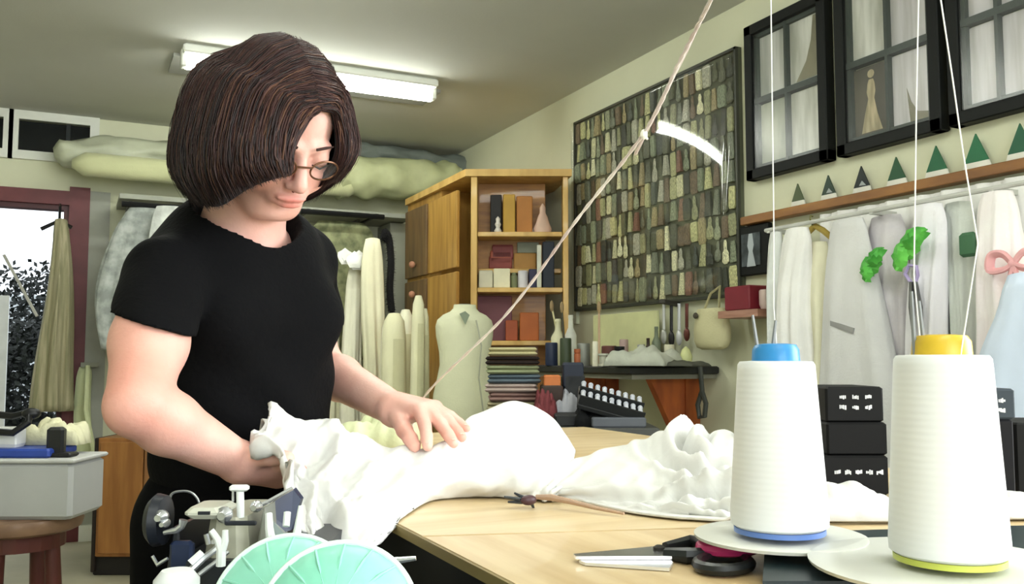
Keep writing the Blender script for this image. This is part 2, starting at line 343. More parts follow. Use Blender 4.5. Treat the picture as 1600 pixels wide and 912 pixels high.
# things in the bookcase
def item(nm, label, cat, x0, x1, y0, y1, d=5.0, dep=.1, c='888888', rough=.6, ang=0, ch=.004, group=None, taper=1.0, on=None, par=None, metal=0):
    m = pbox(M(), x0, x1, y0, y1, d, dep, ang, ch, taper)
    if on is not None:
        z0 = min(v.z for v in m.v); zt = max(v.z for v in m.v); 
        for v in m.v: v.z = on + (v.z-z0)*(zt-on)/(zt-z0)
    return obj(nm, m, c if not isinstance(c, str) else mat('m_'+c, c, rough=rough, var=.15, metal=metal), par, label=label, cat=cat, group=group)
def pot(nm, label, cat, x, y0, y1, d, rp, c, sq=1.0, n=20, rough=.5, mod=None, metal=0, on=None, par=None):
    b = P(x, y1, d); zt = P(x, y0, d).z; s = d/FPX
    if on is not None: b.z = on
    return obj(nm, M().lathe([(max(r, .3)*s, t*(zt-b.z)) for r, t in rp], b, n, sq=sq, mod=mod), c if not isinstance(c, str) else mat('m_'+c, c, rough=rough, var=.15, metal=metal), par, smooth=True, label=label, cat=cat)
a1, a2, a3, a4 = SH[362], SH[416], SH[449], SH[532]
item('carton', 'tall narrow black carton on the top shelf of the bookcase', 'carton', 766, 784, 304, 361, 5.04, .06, '1d1b1c', on=a1)
pot('figurine', 'small white figurine in front of the black carton on the bookcase top shelf', 'figurine', 778, 338, 361, 4.985, [(5, 0), (6, .1), (3, .3), (5, .5), (3, .65), (3.5, .85), (.5, 1)], 'e9e2d8', on=a1)
item('book', 'upright yellow book on the bookcase top shelf', 'book', 786, 805, 303, 361, 5.0, .1, 'c2983c', on=a1)
item('box', 'orange-brown box right of the yellow book on the bookcase top shelf', 'box', 807, 832, 306, 361, 5.02, .08, 'b87a38', on=a1)
pot('figurine', 'pale pink seated figurine on the bookcase top shelf', 'figurine', 848, 318, 361, 5.0, [(14, 0), (15, .15), (11, .35), (8, .55), (5, .68), (5, .85), (1, 1)], 'd9b7a4', on=a1, sq=.7)
for k, (x0, x1, c, lb) in enumerate(((764, 800, '8a4038', 'lowest red paperback lying flat on the rear ledge of the bookcase'), (766, 799, 'a5553f', 'rust-coloured paperback, middle one of the flat stack in the bookcase'), (769, 802, '7d3a3a', 'topmost dark red paperback of the flat stack in the bookcase'))):
    item('paperback', lb, 'book', x0, x1, 400-k*9, 408-k*9, 5.12, .09, c, on=a2+.03*k, group='flat paperbacks in the bookcase')
bx = item('box', 'brown cardboard box on the rear ledge of the bookcase', 'box', 803, 838, 395, 414, 5.12, .09, 'b0823f', on=a2)
tz = max((bx.location.z+v.co.z) for v in bx.data.vertices)
item('case', 'flat grey case lying on the brown cardboard box in the bookcase', 'case', 808, 842, 378, 395, 5.125, .08, '8b9080', on=tz)
item('binder', 'upright navy ring binder at the right end of the bookcase middle shelf', 'binder', 848, 866, 377, 446, 5.0, .1, '1c2433', on=a3)
item('leaflet', 'small white leaflet leaning on the navy binder in the bookcase', 'leaflet', 839, 846, 382, 446, 4.98, .012, 'd8d8c8', on=a3)
item('box', 'white box at the left end of the bookcase middle shelf', 'box', 748, 770, 422, 446, 4.99, .09, 'd8d3bb', on=a3)
item('box', 'wider cream-white box beside the small white box in the bookcase', 'box', 771, 797, 419, 446, 4.99, .09, 'ece6c6', on=a3)
pot('jar', 'small green jar between the cream box and the white roll in the bookcase', 'jar', 803, 426, 446, 4.99+.03, [(5, 0), (5.5, .1), (5.5, .8), (4, .85), (4, 1)], '7d8460', on=a3)
pot('ribbon_roll', 'white roll of ribbon on the bookcase middle shelf', 'roll', 817, 423, 446, 5.02, [(7, 0), (8, .04), (8, .96), (7, 1)], 'dcd9e0', on=a3)
item('box', 'dark navy box beside the white ribbon roll in the bookcase', 'box', 826, 846, 420, 446, 5.04, .08, '3a3a58', on=a3)
item('carton', 'orange carton on the bookcase shelf behind the dress form', 'carton', 812, 842, 488, 531, 5.0, .09, 'b5622c', on=a4)
item('carton', 'smaller red-orange carton left of the orange one behind the dress form', 'carton', 790, 809, 500, 531, 5.0, .09, 'a5502c', on=a4)
item('board', 'purple-red board leaning in the lower bookcase behind the dress form', 'board', 742, 800, 462, 531, 5.1, .02, '77464e', on=a4)
# ---------------------------------------------------------------- swatch board on the right wall
by0, by1 = PX(1162, 250, XR).y, PX(905, 350, XR).y; bz0, bz1 = 1.42, 2.52
bd_ = thing('swatch_board', 'large wall board covered in rows of small dark and olive swatches under clear film', 'board', (XR, (by0+by1)/2, bz0))
obj('backing', hbox(M(), XR-.02, XR-.001, by0, by1, bz0, bz1), mat('board_black', '5b5e4c', rough=.8), bd_)
m = M(); t = .012
for y0, y1, z0, z1_ in ((by0, by1, bz1-t, bz1), (by0, by1, bz0, bz0+t), (by0, by0+t, bz0, bz1), (by1-t, by1, bz0, bz1)): hbox(m, XR-.036, XR-.02, y0, y1, z0, z1_)
obj('edge_strip', m, mat('board_edge', '3c3e34', rough=.5), bd_)
sw_m = random_mat('swatch_print', ['5a5d50', '8b8d70', '3a3d36', 'a6a782', '70766a', '6b5c4c', 'c2c1a2', '4a504c', '95896a', '7b8472', 'a4a498', '7c5a4e', '565a48', 'b4b48a', '8a917c', 'd4d2b6'])
meshes = []
for k in range(7):
    mm = M(); r_ = random.Random(k)
    if k < 3: mm.box((0, 0, .5), (1, 1, 1), ch=.12)
    elif k < 5: mm.box((0, 0, .5), (1, 1, 1), taper=.55)
    else: mm.lathe([(.2, 0), (.5, .1), (.45, .45), (.22, .6), (.25, .85), (.12, 1)], (0, 0, 0), 8)
    me = bpy.data.meshes.new('swatch'); me.from_pydata([tuple(v) for v in mm.v], [], mm.f); me.materials.append(sw_m); meshes.append(me)
rows, cols = 9, 26; cw = (by1-by0-.04)/cols; rh = (bz1-bz0-.04)/rows
for i in range(rows):
    for j in range(cols):
        o = bpy.data.objects.new('swatch', random.choice(meshes)); COL.objects.link(o); o.parent = bd_
        ww = cw*random.uniform(.62, 1.04); hh = rh*random.uniform(.78, 1.04); dp = random.uniform(.006, .02)
        y = by0+.02+(j+.5)*cw; z = bz0+.02+i*rh+(rh-hh)*random.uniform(.3, 1)
        o.location = V((XR-.022-dp/2, y, z)) - wloc(bd_); o.scale = (dp, ww, hh); o.rotation_euler = (random.uniform(-.07, .07), 0, 0)
film = film_mat('clear_film', .055, .05)
G = []
for i in range(25):
    row = []
    for j in range(31):
        y = by0+.012+(by1-by0-.024)*j/30; z = bz0+.012+(bz1-bz0-.024)*i/24
        s_ = max(0, .55-(y-by0)); e = .0015*math.sin(y*5.3+z*2)+.0007*math.sin(z*9+y*3)+.015*(y-by0)/1.4+.30*s_*s_*(z-2.0)
        row.append((XR-.075+e, y, z))
    G.append(row)
obj('film', M().sheet(G, .001), film, bd_, smooth=True, angle=180)
# narrow pale strip left of the board
struct('trim_5', hbox(M(), XR-.02, XR, by1+.005, by1+.055, 1.35, 2.42), mat('pale_trim', 'c8cdb4'))

# ---------------------------------------------------------------- black four-pane picture frames
fm, fm2 = mat('frame_black', '0d100f', rough=.6, spec=.25), mat('frame_grey', '39423e', rough=.6, spec=.25)
def pic_mat(k, a, b_, st):
    return mat('print_%d' % k, a, c2=b_, rough=.6, scale=3.2, stretch=st, var=.3)
pics = [pic_mat(0, 'cfd0cb', '9a9e96', (1, 6, .6)), pic_mat(1, 'dcddd6', 'a9aba0', (1, 5, .8)), pic_mat(2, 'd6d4d8', 'acabaa', (1, 7, .5)), pic_mat(3, 'b3b7a6', '7d8576', (1, 3, 1)), pic_mat(4, '5b564a', '38392f', (1, 2, 1))]
glass = film_mat('frame_glass', .035, .25)
zt, zb = 2.575, 1.905
def frame(pa, pb, label, pp, fig=None):
    ya, yb = PX(pa, 250, XR).y, PX(pb, 250, XR).y        # ya > yb
    F_ = thing('wall_picture', label, 'picture', (XR, (ya+yb)/2, zb), 'black framed pictures high on the right wall')
    bw = .045; d0 = XR-.05
    m = M()
    for y0, y1, z0, z1_ in ((yb, ya, zt-bw, zt), (yb, ya, zb, zb+bw), (yb, yb+bw, zb, zt), (ya-bw, ya, zb, zt)): hbox(m, d0, XR-.001, y0, y1, z0, z1_, ch=.004)
    obj('frame_rail', m, fm, F_)
    m = M(); iy0, iy1, iz0, iz1 = yb+bw, ya-bw, zb+bw, zt-bw; b2 = .016
    for y0, y1, z0, z1_ in ((iy0, iy1, iz1-b2, iz1), (iy0, iy1, iz0, iz0+b2), (iy0, iy0+b2, iz0, iz1), (iy1-b2, iy1, iz0, iz1)): hbox(m, XR-.03, XR-.001, y0, y1, z0, z1_)
    obj('inner_mount', m, fm2, F_)
    ym, zm = (iy0+iy1)/2, (iz0+iz1)/2-.0
    obj('glazing_bar', hbox(M(), XR-.035, XR-.001, iy0, iy1, zm-.012, zm+.012), fm2, F_)
    obj('glazing_bar', hbox(M(), XR-.034, XR-.001, ym-.006, ym+.006, iz0, iz1), fm2, F_)
    for i, (y0, y1, z0, z1_) in enumerate(((ym+.008, iy1-b2, zm+.018, iz1-b2), (iy0+b2, ym-.008, zm+.018, iz1-b2), (ym+.008, iy1-b2, iz0+b2, zm-.018), (iy0+b2, ym-.008, iz0+b2, zm-.018))):
        o = obj('print', hbox(M(), XR-.012, XR-.002, y0, y1, z0, z1_), pics[pp[i]], F_)
        if fig and i in fig:      # draped dress shapes in the prints (flat print)
            yc = (y0+y1)/2; s_ = (z1_-z0); mm = M(); wv = (y1-y0)
            if fig[i] == 'dress':
                pts = [(-.06, .8), (.06, .8), (.1, .74), (.12, .62), (.08, .52), (.16, .3), (.3, .04), (-.3, .04), (-.2, .3), (-.09, .52), (-.13, .62), (-.1, .74)]
                mm.poly([(XR-.013, yc-a*wv, z0+b_*s_) for a, b_ in pts], (-1, 0, 0), .001)
                mm.lathe([(.001, -.001), (.016, 0), (.001, .001)], (XR-.0135, yc, z0+.88*s_), 10, axis=(1, 0, 0))
                obj('print_figure', mm, mat('figure_tone', 'b9ab8a', c2='8d8467', rough=.6, scale=9, stretch=(1, 5, 1)), o)
            else:
                pts = [(.45, .02), (.45, .98), (.3, .98), (.22, .6), (.05, .3), (-.3, .02)]
                if fig[i] == 'curl2': pts = [(.45, .02), (-.05, .02), (-.12, .5), (-.02, .3), (.15, .14), (.45, .1)]
                mm.poly([(XR-.013, yc-a*wv, z0+b_*s_) for a, b_ in pts], (-1, 0, 0), .001)
                obj('print_figure', mm, mat('drape_tone', '8f8b72', c2='6f6b58', rough=.6, scale=9), o)
    obj('glass', hbox(M(), XR-.042, XR-.040, yb+bw, ya-bw, zb+bw, zt-bw), glass, F_)
frame(1179, 1308, 'leftmost black four-pane picture frame, next to the swatch board', (0, 1, 3, 1), {1: 'curl'})
frame(1322, 1488, 'middle black four-pane picture frame with a pale dress figure in its lower left pane', (1, 2, 4, 2), {2: 'dress', 3: 'curl2'})
frame(1500, 1660, 'rightmost black picture frame, cut by the top right corner of the picture', (2, 2, 2, 2))

# ledge with triangular cards
lz = 1.755
lg = obj('picture_ledge', hbox(M(), XR-.05, XR-.001, PX(1675, 240, XR).y, PX(1170, 330, XR).y, lz-.035, lz, ch=.003), wood('ledge', 'a5733c', '7d5430', (1, .3, 1), 10), label='thin brown wooden ledge along the right wall below the black frames', cat='ledge')
where = ['olive-green triangular card, first on the ledge from the swatch board', 'second triangular card on the ledge, dark grey-green and folded at its right', 'third triangular card from the left, black with a pale fleck', 'fourth triangular card from the left, plain deep green', 'fifth triangular card from the left, bright green above a wide white strip', 'sixth triangular card from the left, bright green, under the gap of the frames', 'last triangular card at the right end of the ledge']
tc_ = ['4d5a3a', '2c4033', '1c2524', '225234', '1f6240', '1f6a44', '1d5a3e']
for k, x in enumerate((1246, 1294, 1346, 1401, 1464, 1527, 1597)):
    p = PX(x, 280, XR-.028); y = p.y; h = (.07, .074, .078, .08, .085, .092, .09)[k]; wv = h*.52
    T = thing('triangle_card', where[k], 'card', (XR-.028, y, lz), 'triangular cards on the ledge')
    obj('base_strip', M().poly([(XR-.03, y+wv*1.05, lz), (XR-.03, y-wv*1.05, lz), (XR-.03, y-wv*.9, lz+.022), (XR-.03, y+wv*.9, lz+.022)], (1, 0, 0), .006), mat('card_white', 'e6e6dc'), T)
    obj('triangle', M().poly([(XR-.03, y+wv*.9, lz+.0221), (XR-.03, y-wv*.9, lz+.0221), (XR-.03, y, lz+.022+h)], (1, 0, 0), .006), mat('card_'+tc_[k], tc_[k], rough=.5), T)
    if k in (1, 2): obj('fleck', M().poly([(XR-.0305, y+.01, lz+.028), (XR-.0305, y-.022, lz+.026), (XR-.0305, y-.004, lz+.045)], (1, 0, 0), .0005), mat('card_fleck', 'aab0b0'), T)

# ---------------------------------------------------------------- garments
def drape(nm, label, cat, pc, wdir, wt, wb, h, thick, mt, n=7, seed=0, shoulder=.25, fold=.35, group=None, flare=1.0, par=None, neck=False, curve=None):
    """hanging cloth: closed pleated tube from top centre pc, width axis wdir"""
    rg = random.Random(seed); wd = V(wdir).normalized(); nd = Zv.cross(wd); k, N_ = 26, 64; ph = rg.uniform(0, 6); ph2 = rg.uniform(0, 6); vs = []; f = []
    pc = V(pc)
    for i in range(k+1):
        t = i/k; ts = min(1, t/.06)
        a = (wt*(1-shoulder*(1-ts)) + (wb-wt)*(max(0, t-.1)/.9)**flare)/2; th = thick*(.45+.55*min(1, t*3))*(1+.5*t)
        if curve: a *= curve(t)
        for j in range(N_):
            u = 2*PI*j/N_; fo = fold*min(1, .25+t*1.2)*(math.sin(n*u+ph+1.1*math.sin(t*3+ph2))+.45*math.sin((n*2+1)*u+ph2+t*2))
            r = 1+fo*.6
            x = a*math.cos(u)*(1+fo*.10)+.012*math.sin(t*5+ph); y = th*math.sin(u)*r
            z = -h*t - (.02*abs(math.cos(u))**2*h*shoulder if t < .1 else 0) + (.01*math.sin(n*u+ph) if i == k else 0)
            vs.append(pc+wd*x+nd*y+Zv*z)
    for i in range(k):
        for j in range(N_): f.append((i*N_+j, (i+1)*N_+j, (i+1)*N_+(j+1) % N_, i*N_+(j+1) % N_))
    f += [tuple(range(N_)), tuple((k)*N_+j for j in range(N_-1, -1, -1))]
    return obj(nm, M().add(vs, f), mt, par, smooth=True, label=label, cat=cat, group=group, angle=180)
Yd_ = (0, 1, 0)
def wallhang(nm, label, cat, x0, x1, xb0, xb1, y0, y1, X, mt, **k):
    a, b_ = PX(x0, y0, X), PX(x1, y0, X); c0, c1 = PX(xb0, y1, X), PX(xb1, y1, X)
    top = V((X, (a.y+b_.y)/2, PX((x0+x1)/2, y0, X).z)); bz = PX((xb0+xb1)/2, y1, X).z
    return drape(nm, label, cat, top, Yd_, abs(a.y-b_.y), abs(c0.y-c1.y), top.z-bz, k.pop('thick', .035), mt, **k)
# peg rail they hang from
rail = thing('garment_rail', 'pale rail with hooks under the wooden ledge, carrying the white garments', 'rail', (XR-.05, 2.3, 1.68))
m = M().tube([PX(1196, 352, XR-.16), PX(1680, 270, XR-.16)], .011, 8)
ra, rb = PX(1196, 352, XR-.16), V((XR-.16, PX(1680, 270, XR-.16).y, PX(1196, 352, XR-.16).z)); zr = 1.655
obj('rail_tube', M().tube([(XR-.16, ra.y, zr), (XR-.16, rb.y, zr)], .008, 8), mat('rail_pale', 'c9cac4', rough=.4), rail, smooth=True)
for y in (ra.y-.02, 2.2, 1.75): obj('bracket', hbox(M(), XR-.165, XR-.001, y-.008, y+.008, zr-.012, zr+.004), mat('rail_pale', 'c9cac4'), rail)
def topy(x, X=XR-.16): return FPX and None
def on_rail(nm, label, cat, x0, x1, xb0, xb1, y1, mt, X=XR-.16, z=None, **k):
    a, b_ = PX(x0, 400, X).y, PX(x1, 400, X).y; c0, c1 = PX(xb0, y1, X).y, PX(xb1, y1, X).y
    z = z or zr-.012; bz = PX((xb0+xb1)/2, y1, X).z; top = V((X, (a+b_)/2, z))
    return drape(nm, label, cat, top, Yd_, abs(a-b_), abs(c0-c1), z-bz, k.pop('thick', .035), mt, **k)
y0_, y1_ = PX(1690, 400, XR-.05).y, PX(1284, 400, XR-.05).y
G = [[(XR-.045+.012*math.sin(j*.9+i*.25)+.006*math.sin(j*2.3), y0_+(y1_-y0_)*j/60, 1.70-1.15*i/14) for j in range(61)] for i in range(15)]
obj('added_backing_sheet', M().sheet(G, .004), cloth('sheet_white', 'f2f1ee'), smooth=True, label='white sheet hung flat against the wall behind the row of white garments', cat='sheet', angle=180)  # added sheet that gives the wall behind the garments its washed-out white
tulle = mat('tulle', 'dfe3e0', rough=.8, var=.15, bump=.6, bscale=60); grey_c, white_c = cloth('light_grey', 'dedede'), cloth('white', 'f6f5f3'); cream_c = cloth('cream', 'ece9cf')
on_rail('tulle_veil', 'thin white tulle veil hanging nearest the small black picture', 'veil', 1206, 1226, 1196, 1236, 620, tulle, seed=1, n=5)
on_rail('blouse', 'gathered white blouse with a fluffy collar, hanging left of the cream cloth', 'blouse', 1224, 1266, 1226, 1276, 640, white_c, seed=2, n=6, thick=.05)
wallc = on_rail('cloth_length', 'narrow cream cloth hanging from the olive hanger', 'cloth', 1262, 1300, 1252, 1290, 650, cream_c, X=XR-.12, seed=3, n=4, z=zr-.07)
hg = thing('coat_hanger', 'olive-yellow padded hanger on the rail above the cream cloth', 'hanger', PX(1280, 360, XR-.12))
c_ = V((XR-.14, PX(1281, 400, XR-.12).y, zr))
obj('hanger_bar', M().tube([c_+V((0, .085, -.07)), c_+V((0, .04, -.035)), c_+V((0, 0, -.012)), c_+V((0, -.04, -.035)), c_+V((0, -.085, -.07))], .012, 8), mat('hanger_olive', 'a08a3c', rough=.6), hg, smooth=True)
obj('hook', M().tube([c_+V((-.012, 0, -.012)), c_+V((-.024, 0, .012)), c_+V((-.02, 0, .024)), c_+V((-.01, 0, .022))], .003, 6), mat('olive_wire', '6c6a35'), hg, smooth=True)
on_rail('apron_skirt', 'wide light grey flared apron with a slanted pocket, left of the green leaves', 'apron', 1300, 1362, 1262, 1412, 740, grey_c, seed=4, n=5, thick=.04, fold=.22, flare=.8)
on_rail('printed_smock', 'pale grey-pink patterned smock behind the green leaf clips', 'smock', 1354, 1414, 1362, 1436, 740, cloth('smock', 'e6e1e5', c2='d0ccd6'), seed=5, n=6, X=XR-.1)
on_rail('white_gown', 'plain white gown right of the long grey shears', 'gown', 1424, 1476, 1430, 1500, 720, cloth('gown', 'f4f2f8'), seed=6, n=7)
on_rail('grey_gown', 'soft grey-green gown with a dark green patch at its neck', 'gown', 1478, 1530, 1500, 1530, 700, cloth('greygreen', 'd9ded9'), seed=7, n=6, X=XR-.11)
on_rail('white_coat', 'white coat with pink lapels near the right edge of the picture', 'coat', 1536, 1600, 1516, 1640, 730, cloth('offwhite', 'f8f4f4', c2='f0e6e8'), seed=8, n=7, thick=.05)
# pocket, patch, green leaves, bow
pk = PX(1316, 508, XR-.205)
obj('pocket_flap', M().poly([pk+V((0, .05, .018)), pk+V((0, -.055, -.012)), pk+V((0, -.05, -.03)), pk+V((0, .05, .0))], (-1, 0, 0), .006), mat('pocket_grey', '9c9c9a'), bpy.data.objects['apron_skirt'])
p = PX(1513, 382, XR-.18)
obj('neck_patch', M().box(p, (.02, .055, .075), ch=.012), mat('patch_green', '3f6a4a', rough=.6), bpy.data.objects['grey_gown'])
def leaf(nm, label, x, y, X, s, tilt, c):
    T = thing(nm, label, 'leaf clip', PX(x, y, X)); c0 = PX(x, y, X)
    for k, (dy, dz, a) in enumerate(((0, 0, tilt), (.5*s, -.35*s, tilt+.5), (-.45*s, .4*s, tilt-.4))):
        G = []; 
        for i in range(9):
            t = i/8; row = []
            for j in range(5):
                u = (j-2)/2; wv = s*.52*math.sin(PI*min(.97, .06+t*.92))**.7
                a1_, b1_ = (t-.5)*s*1.7, u*wv
                yy_, zz_ = a1_*math.cos(a)-b1_*math.sin(a), a1_*math.sin(a)+b1_*math.cos(a)
                row.append(c0+V((-.01*k-.018*math.cos(u*1.4)-.01*math.sin(t*3)+.006*math.sin(t*19+u*4), -yy_+dy, zz_+dz)))
            G.append(row)
        obj('leaf', M().sheet(G, .003), mat('leafclip_'+c, c, c2='3f9a3a', rough=.5, scale=12, bump=.2), T, smooth=True)
    return T
leaf('leaf_clip', 'lower left bright green leaf cluster pinned over the patterned smock', 1371, 412, XR-.19, .05, 1.0, '63c552')
leaf('leaf_clip', 'upper brightest green leaf cluster above the long grey shears', 1428, 386, XR-.21, .062, .7, '74d65c')
T = thing('long_shears', 'long grey shears hanging below the upper green leaf cluster', 'shears', PX(1430, 520, XR-.22))
for x0, x1, nm in ((1418, 1430, 'blade'), (1430, 1444, 'blade')):
    obj(nm, M().tube([PX(1424 if x0 == 1418 else 1430, 440, XR-.22), PX((x0+x1)/2, 480, XR-.22), PX((x0+x1)/2+4, 530, XR-.22)], [.008, .01, .005], 6), mat('steel_grey', '7c7d80', metal=.7, rough=.35), T, smooth=True)
obj('handle', M().tube([PX(1424, 442, XR-.22), PX(1414, 428, XR-.22), PX(1420, 414, XR-.22), PX(1432, 416, XR-.22), PX(1434, 430, XR-.22), PX(1430, 442, XR-.22)], .006, 6), mat('lilac_grip', 'b9aad8'), T, smooth=True)
T = thing('ribbon_bow', 'pink ribbon bow on the white coat at the right edge', 'bow', PX(1580, 420, XR-.24)); c0 = PX(1583, 412, XR-.24)
pink = mat('pink_ribbon', 'f0b3b6', rough=.5)
for s_ in (-1, 1): obj('loop', M().tube(cr([tuple(q) for q in (c0, c0+V((0, s_*.03, .03)), c0+V((0, s_*.065, .028)), c0+V((0, s_*.07, -.012)), c0+V((0, s_*.03, -.014)), c0)], 5), .008, 8, flat=1.7), pink, T, smooth=True)
for s_ in (-1, 1): obj('tail', M().tube([c0, c0+V((0, s_*.015, -.06)), c0+V((0, s_*.03, -.13))], .008, 6, flat=1.8), pink, T, smooth=True)
obj('knot', M().ball(c0, .014, 10), pink, T, smooth=True)
drape('blue_dress', 'pale icy-blue satin dress in front of the white coat at the right edge', 'dress', PX(1612, 425, XR-.42), (.35, -1, 0), .16, .62, 1.0, .06, mat('blue_satin', 'cfdcf0', rough=.4, var=.08, spec=.5), n=6, seed=11, flare=.8, fold=.2)
dh = PX(1612, 425, XR-.42)
obj('stand_pole', M().tube([V((dh.x, dh.y, 0.0)), V((dh.x, dh.y, dh.z-.02))], .014, 8).lathe([(.16, 0), (.16, .02), (.02, .03)], (dh.x, dh.y, 0), 20), mat('stand_black', '222222', metal=.3, rough=.4), bpy.data.objects['blue_dress'])

# small framed photo, red box and bag on the wall beside the board
q0, q1 = PX(1150, 390, XR-.03), PX(1200, 390, XR-.03); zt_, zb_ = PX(1172, 352, XR-.03).z, PX(1172, 430, XR-.03).z
T = thing('small_picture', 'small black-framed picture with a pale figure, left of the white garments', 'picture', (XR-.03, (q0.y+q1.y)/2, zb_))
obj('frame_board', hbox(M(), XR-.03, XR-.001, q1.y, q0.y, zb_, zt_, ch=.004), fm, T)
obj('print', hbox(M(), XR-.034, XR-.03, q1.y+.045, q0.y-.04, zb_+.04, zt_-.035), mat('small_print', '5d666b', c2='33393c', scale=14), T)
yc = (q0.y+q1.y)/2
obj('print_figure', M().poly([(XR-.035, yc+a, (zb_+zt_)/2+b_) for a, b_ in ((.01, .07), (-.012, .07), (-.02, .02), (-.012, -.005), (-.03, -.07), (.025, -.07), (.012, -.005), (.02, .02))], (-1, 0, 0), .001), mat('fig_pale', 'b9c2c8'), T)
ry0, ry1 = PX(1146, 460, XR-.1).y, PX(1188, 460, XR-.1).y
rz0, rz1 = PX(1168, 485, XR-.1).z, PX(1168, 447, XR-.1).z
obj('wall_shelf', hbox(M(), XR-.16, XR-.001, ry1-.05, ry0+.03, rz0-.03, rz0), wood('pinkwood', 'b98c78', '9c6f5c'), label='little pinkish wooden bracket shelf under the dark red box', cat='shelf')
obj('red_box', hbox(M(), XR-.15, XR-.03, ry1+.01, ry0, rz0, rz1, ch=.005), mat('dark_red', '7c1d2c', rough=.4), label='dark red box on the little shelf below the small black picture', cat='box')
obj('cup', M().lathe([(.02, 0), (.028, .02), (.028, .075), (.024, .08)], (XR-.09, ry1-.022, rz0), 14), mat('cup_pink', 'dcc6c0'), smooth=True, label='pale pink cup beside the dark red box', cat='cup')
b0 = P(1113, 545, 3.78); 
G = []
bagp = PX(1112, 482, XR-.09); bh = bagp.z-PX(1112, 546, XR-.09).z; bw_ = abs(PX(1088, 510, XR-.09).y-PX(1138, 510, XR-.09).y)
T = thing('tote_bag', 'rounded beige bag hanging on the wall right of the long ladles', 'bag', bagp-V((0, 0, bh)))
vs = M(); vs.lathe([(.55, 0), (.85, .06), (1.0, .2), (1.02, .5), (.9, .85), (.78, 1.0)], (0, 0, 0), 24, sq=.45)
for v in vs.v: v.x, v.y, v.z = bagp.x+v.y*bw_/2, bagp.y+v.x*bw_/2, bagp.z-bh+v.z*bh
obj('pouch', vs, cloth('beige_bag', 'cfcaa2'), T, smooth=True)
obj('strap', M().tube([bagp+V((0, .05, 0)), bagp+V((.02, .03, .07)), bagp+V((.05, 0, .1)), bagp+V((.02, -.03, .07)), bagp+V((0, -.05, 0))], .006, 6), cloth('beige_strap', 'a9a37c'), T, smooth=True)
obj('clasp', M().ball(bagp+V((-.05, .05, -.03)), (.01, .014, .014), 8), mat('dark_clasp', '4c4638'), T, smooth=True)
m = M().tube([PX(1094, 572, XR-.12), PX(1097, 610, XR-.12), PX(1090, 632, XR-.12), PX(1093, 652, XR-.12), PX(1101, 650, XR-.12), PX(1103, 630, XR-.12), PX(1097, 612, XR-.12)], .011, 8)
obj('looped_cable', m, mat('cable_grey', '4b4e48', rough=.5), smooth=True, label='dark looped cable hanging from the end of the wall bench', cat='cable')

# ---------------------------------------------------------------- bench under the board
bz = PX(1110, 573, XR-.25).z; ly0 = PX(1112, 570, XR-.05).y
T = thing('wall_bench', 'black-topped bench with orange wooden brackets under the swatch board', 'bench', (2.35, 3.9, 0))
ye = by1-.15
obj('bench_top', hbox(M(), 2.12, XR-.005, ly0, ye, bz-.035, bz, ch=.006), mat('bench_black', '2b2c2b', rough=.5, var=.3), T)
obj('edge_lath', hbox(M(), 2.14, XR-.01, ly0+.02, ye, bz-.055, bz-.035), mat('lath_grey', '8c8b7c'), T)
ow = wood('orange', 'bc6430', '8e4526', (1, 1, .3), 12)
for k, yb_ in enumerate((ly0+.16, ye-.25)):
    a = V((2.06, yb_, bz-.055)); 
    obj('bracket', M().poly([(2.33, yb_, bz-.056), (XR-.08, yb_, bz-.056), (XR-.08, yb_, bz-.36), (XR-.11, yb_, bz-.36)], (0, 1, 0), .04), ow, T)
    obj('upright', hbox(M(), XR-.08, XR-.002, yb_-.01, yb_+.06, 0.0, bz-.056), ow, T)
def on_bench(fn, *a, **k): return fn(*a, on=bz, **k)
ZB = bz
def dB(x, off=.25): p = PX(x, 560, XR-off); return V((p.x, p.y, 0)).dot(Fv)
item('paper_board', 'cream board standing along the wall behind the bench clutter', 'board', 930, 1026, 487, 550, dB(978, .06), .015, 'dcdcaa', ang=PI/2-.0+0, ) if False else None
y0_, y1_ = PX(1028, 520, XR-.07).y, PX(928, 520, XR-.07).y
obj('paper_board', hbox(M(), XR-.075, XR-.06, y0_, y1_, ZB, PX(1000, 487, XR-.07).z, ch=.002), mat('cream_board', 'd9dba6', rough=.7), label='cream board standing along the wall behind the bench clutter', cat='board')
# hanging long ladles / tools below the board
for k, (x, c, l_, lb) in enumerate(((1037, 'c9cac4', 62, 'leftmost shiny long-handled ladle hanging below the board'), (1049, '2b2a2c', 66, 'black long-handled tool hanging between two shiny ones below the board'), (1061, 'd4d5d8', 64, 'right-hand shiny long-handled ladle hanging below the board'), (1073, '6b3c34', 58, 'reddish-brown tool hanging nearest the beige bag'))):
    T = thing('long_tool', lb, 'tool', PX(x, 474, XR-.07)); p0, p1 = PX(x, 474, XR-.07), PX(x, 474+l_, XR-.07)
    obj('handle', M().tube([p0, p0*.35+p1*.65], .008, 8), mat('m_'+c, c, rough=.35, var=.15, metal=.4), T, smooth=True)
    obj('tool_head', M().ball(p0*.17+p1*.83, (.012, .02, abs(p0.z-p1.z)*.19), 10), mat('m_'+c, c, rough=.35, var=.15), T, smooth=True)
item('peg_rail', 'short dark peg rail the long ladles hang from', 'rail', 1031, 1080, 470, 477, dB(1055, .06)-.01, .03, '3d3a34', ang=PI/2-YAW+YAW-PI/2+1.1)
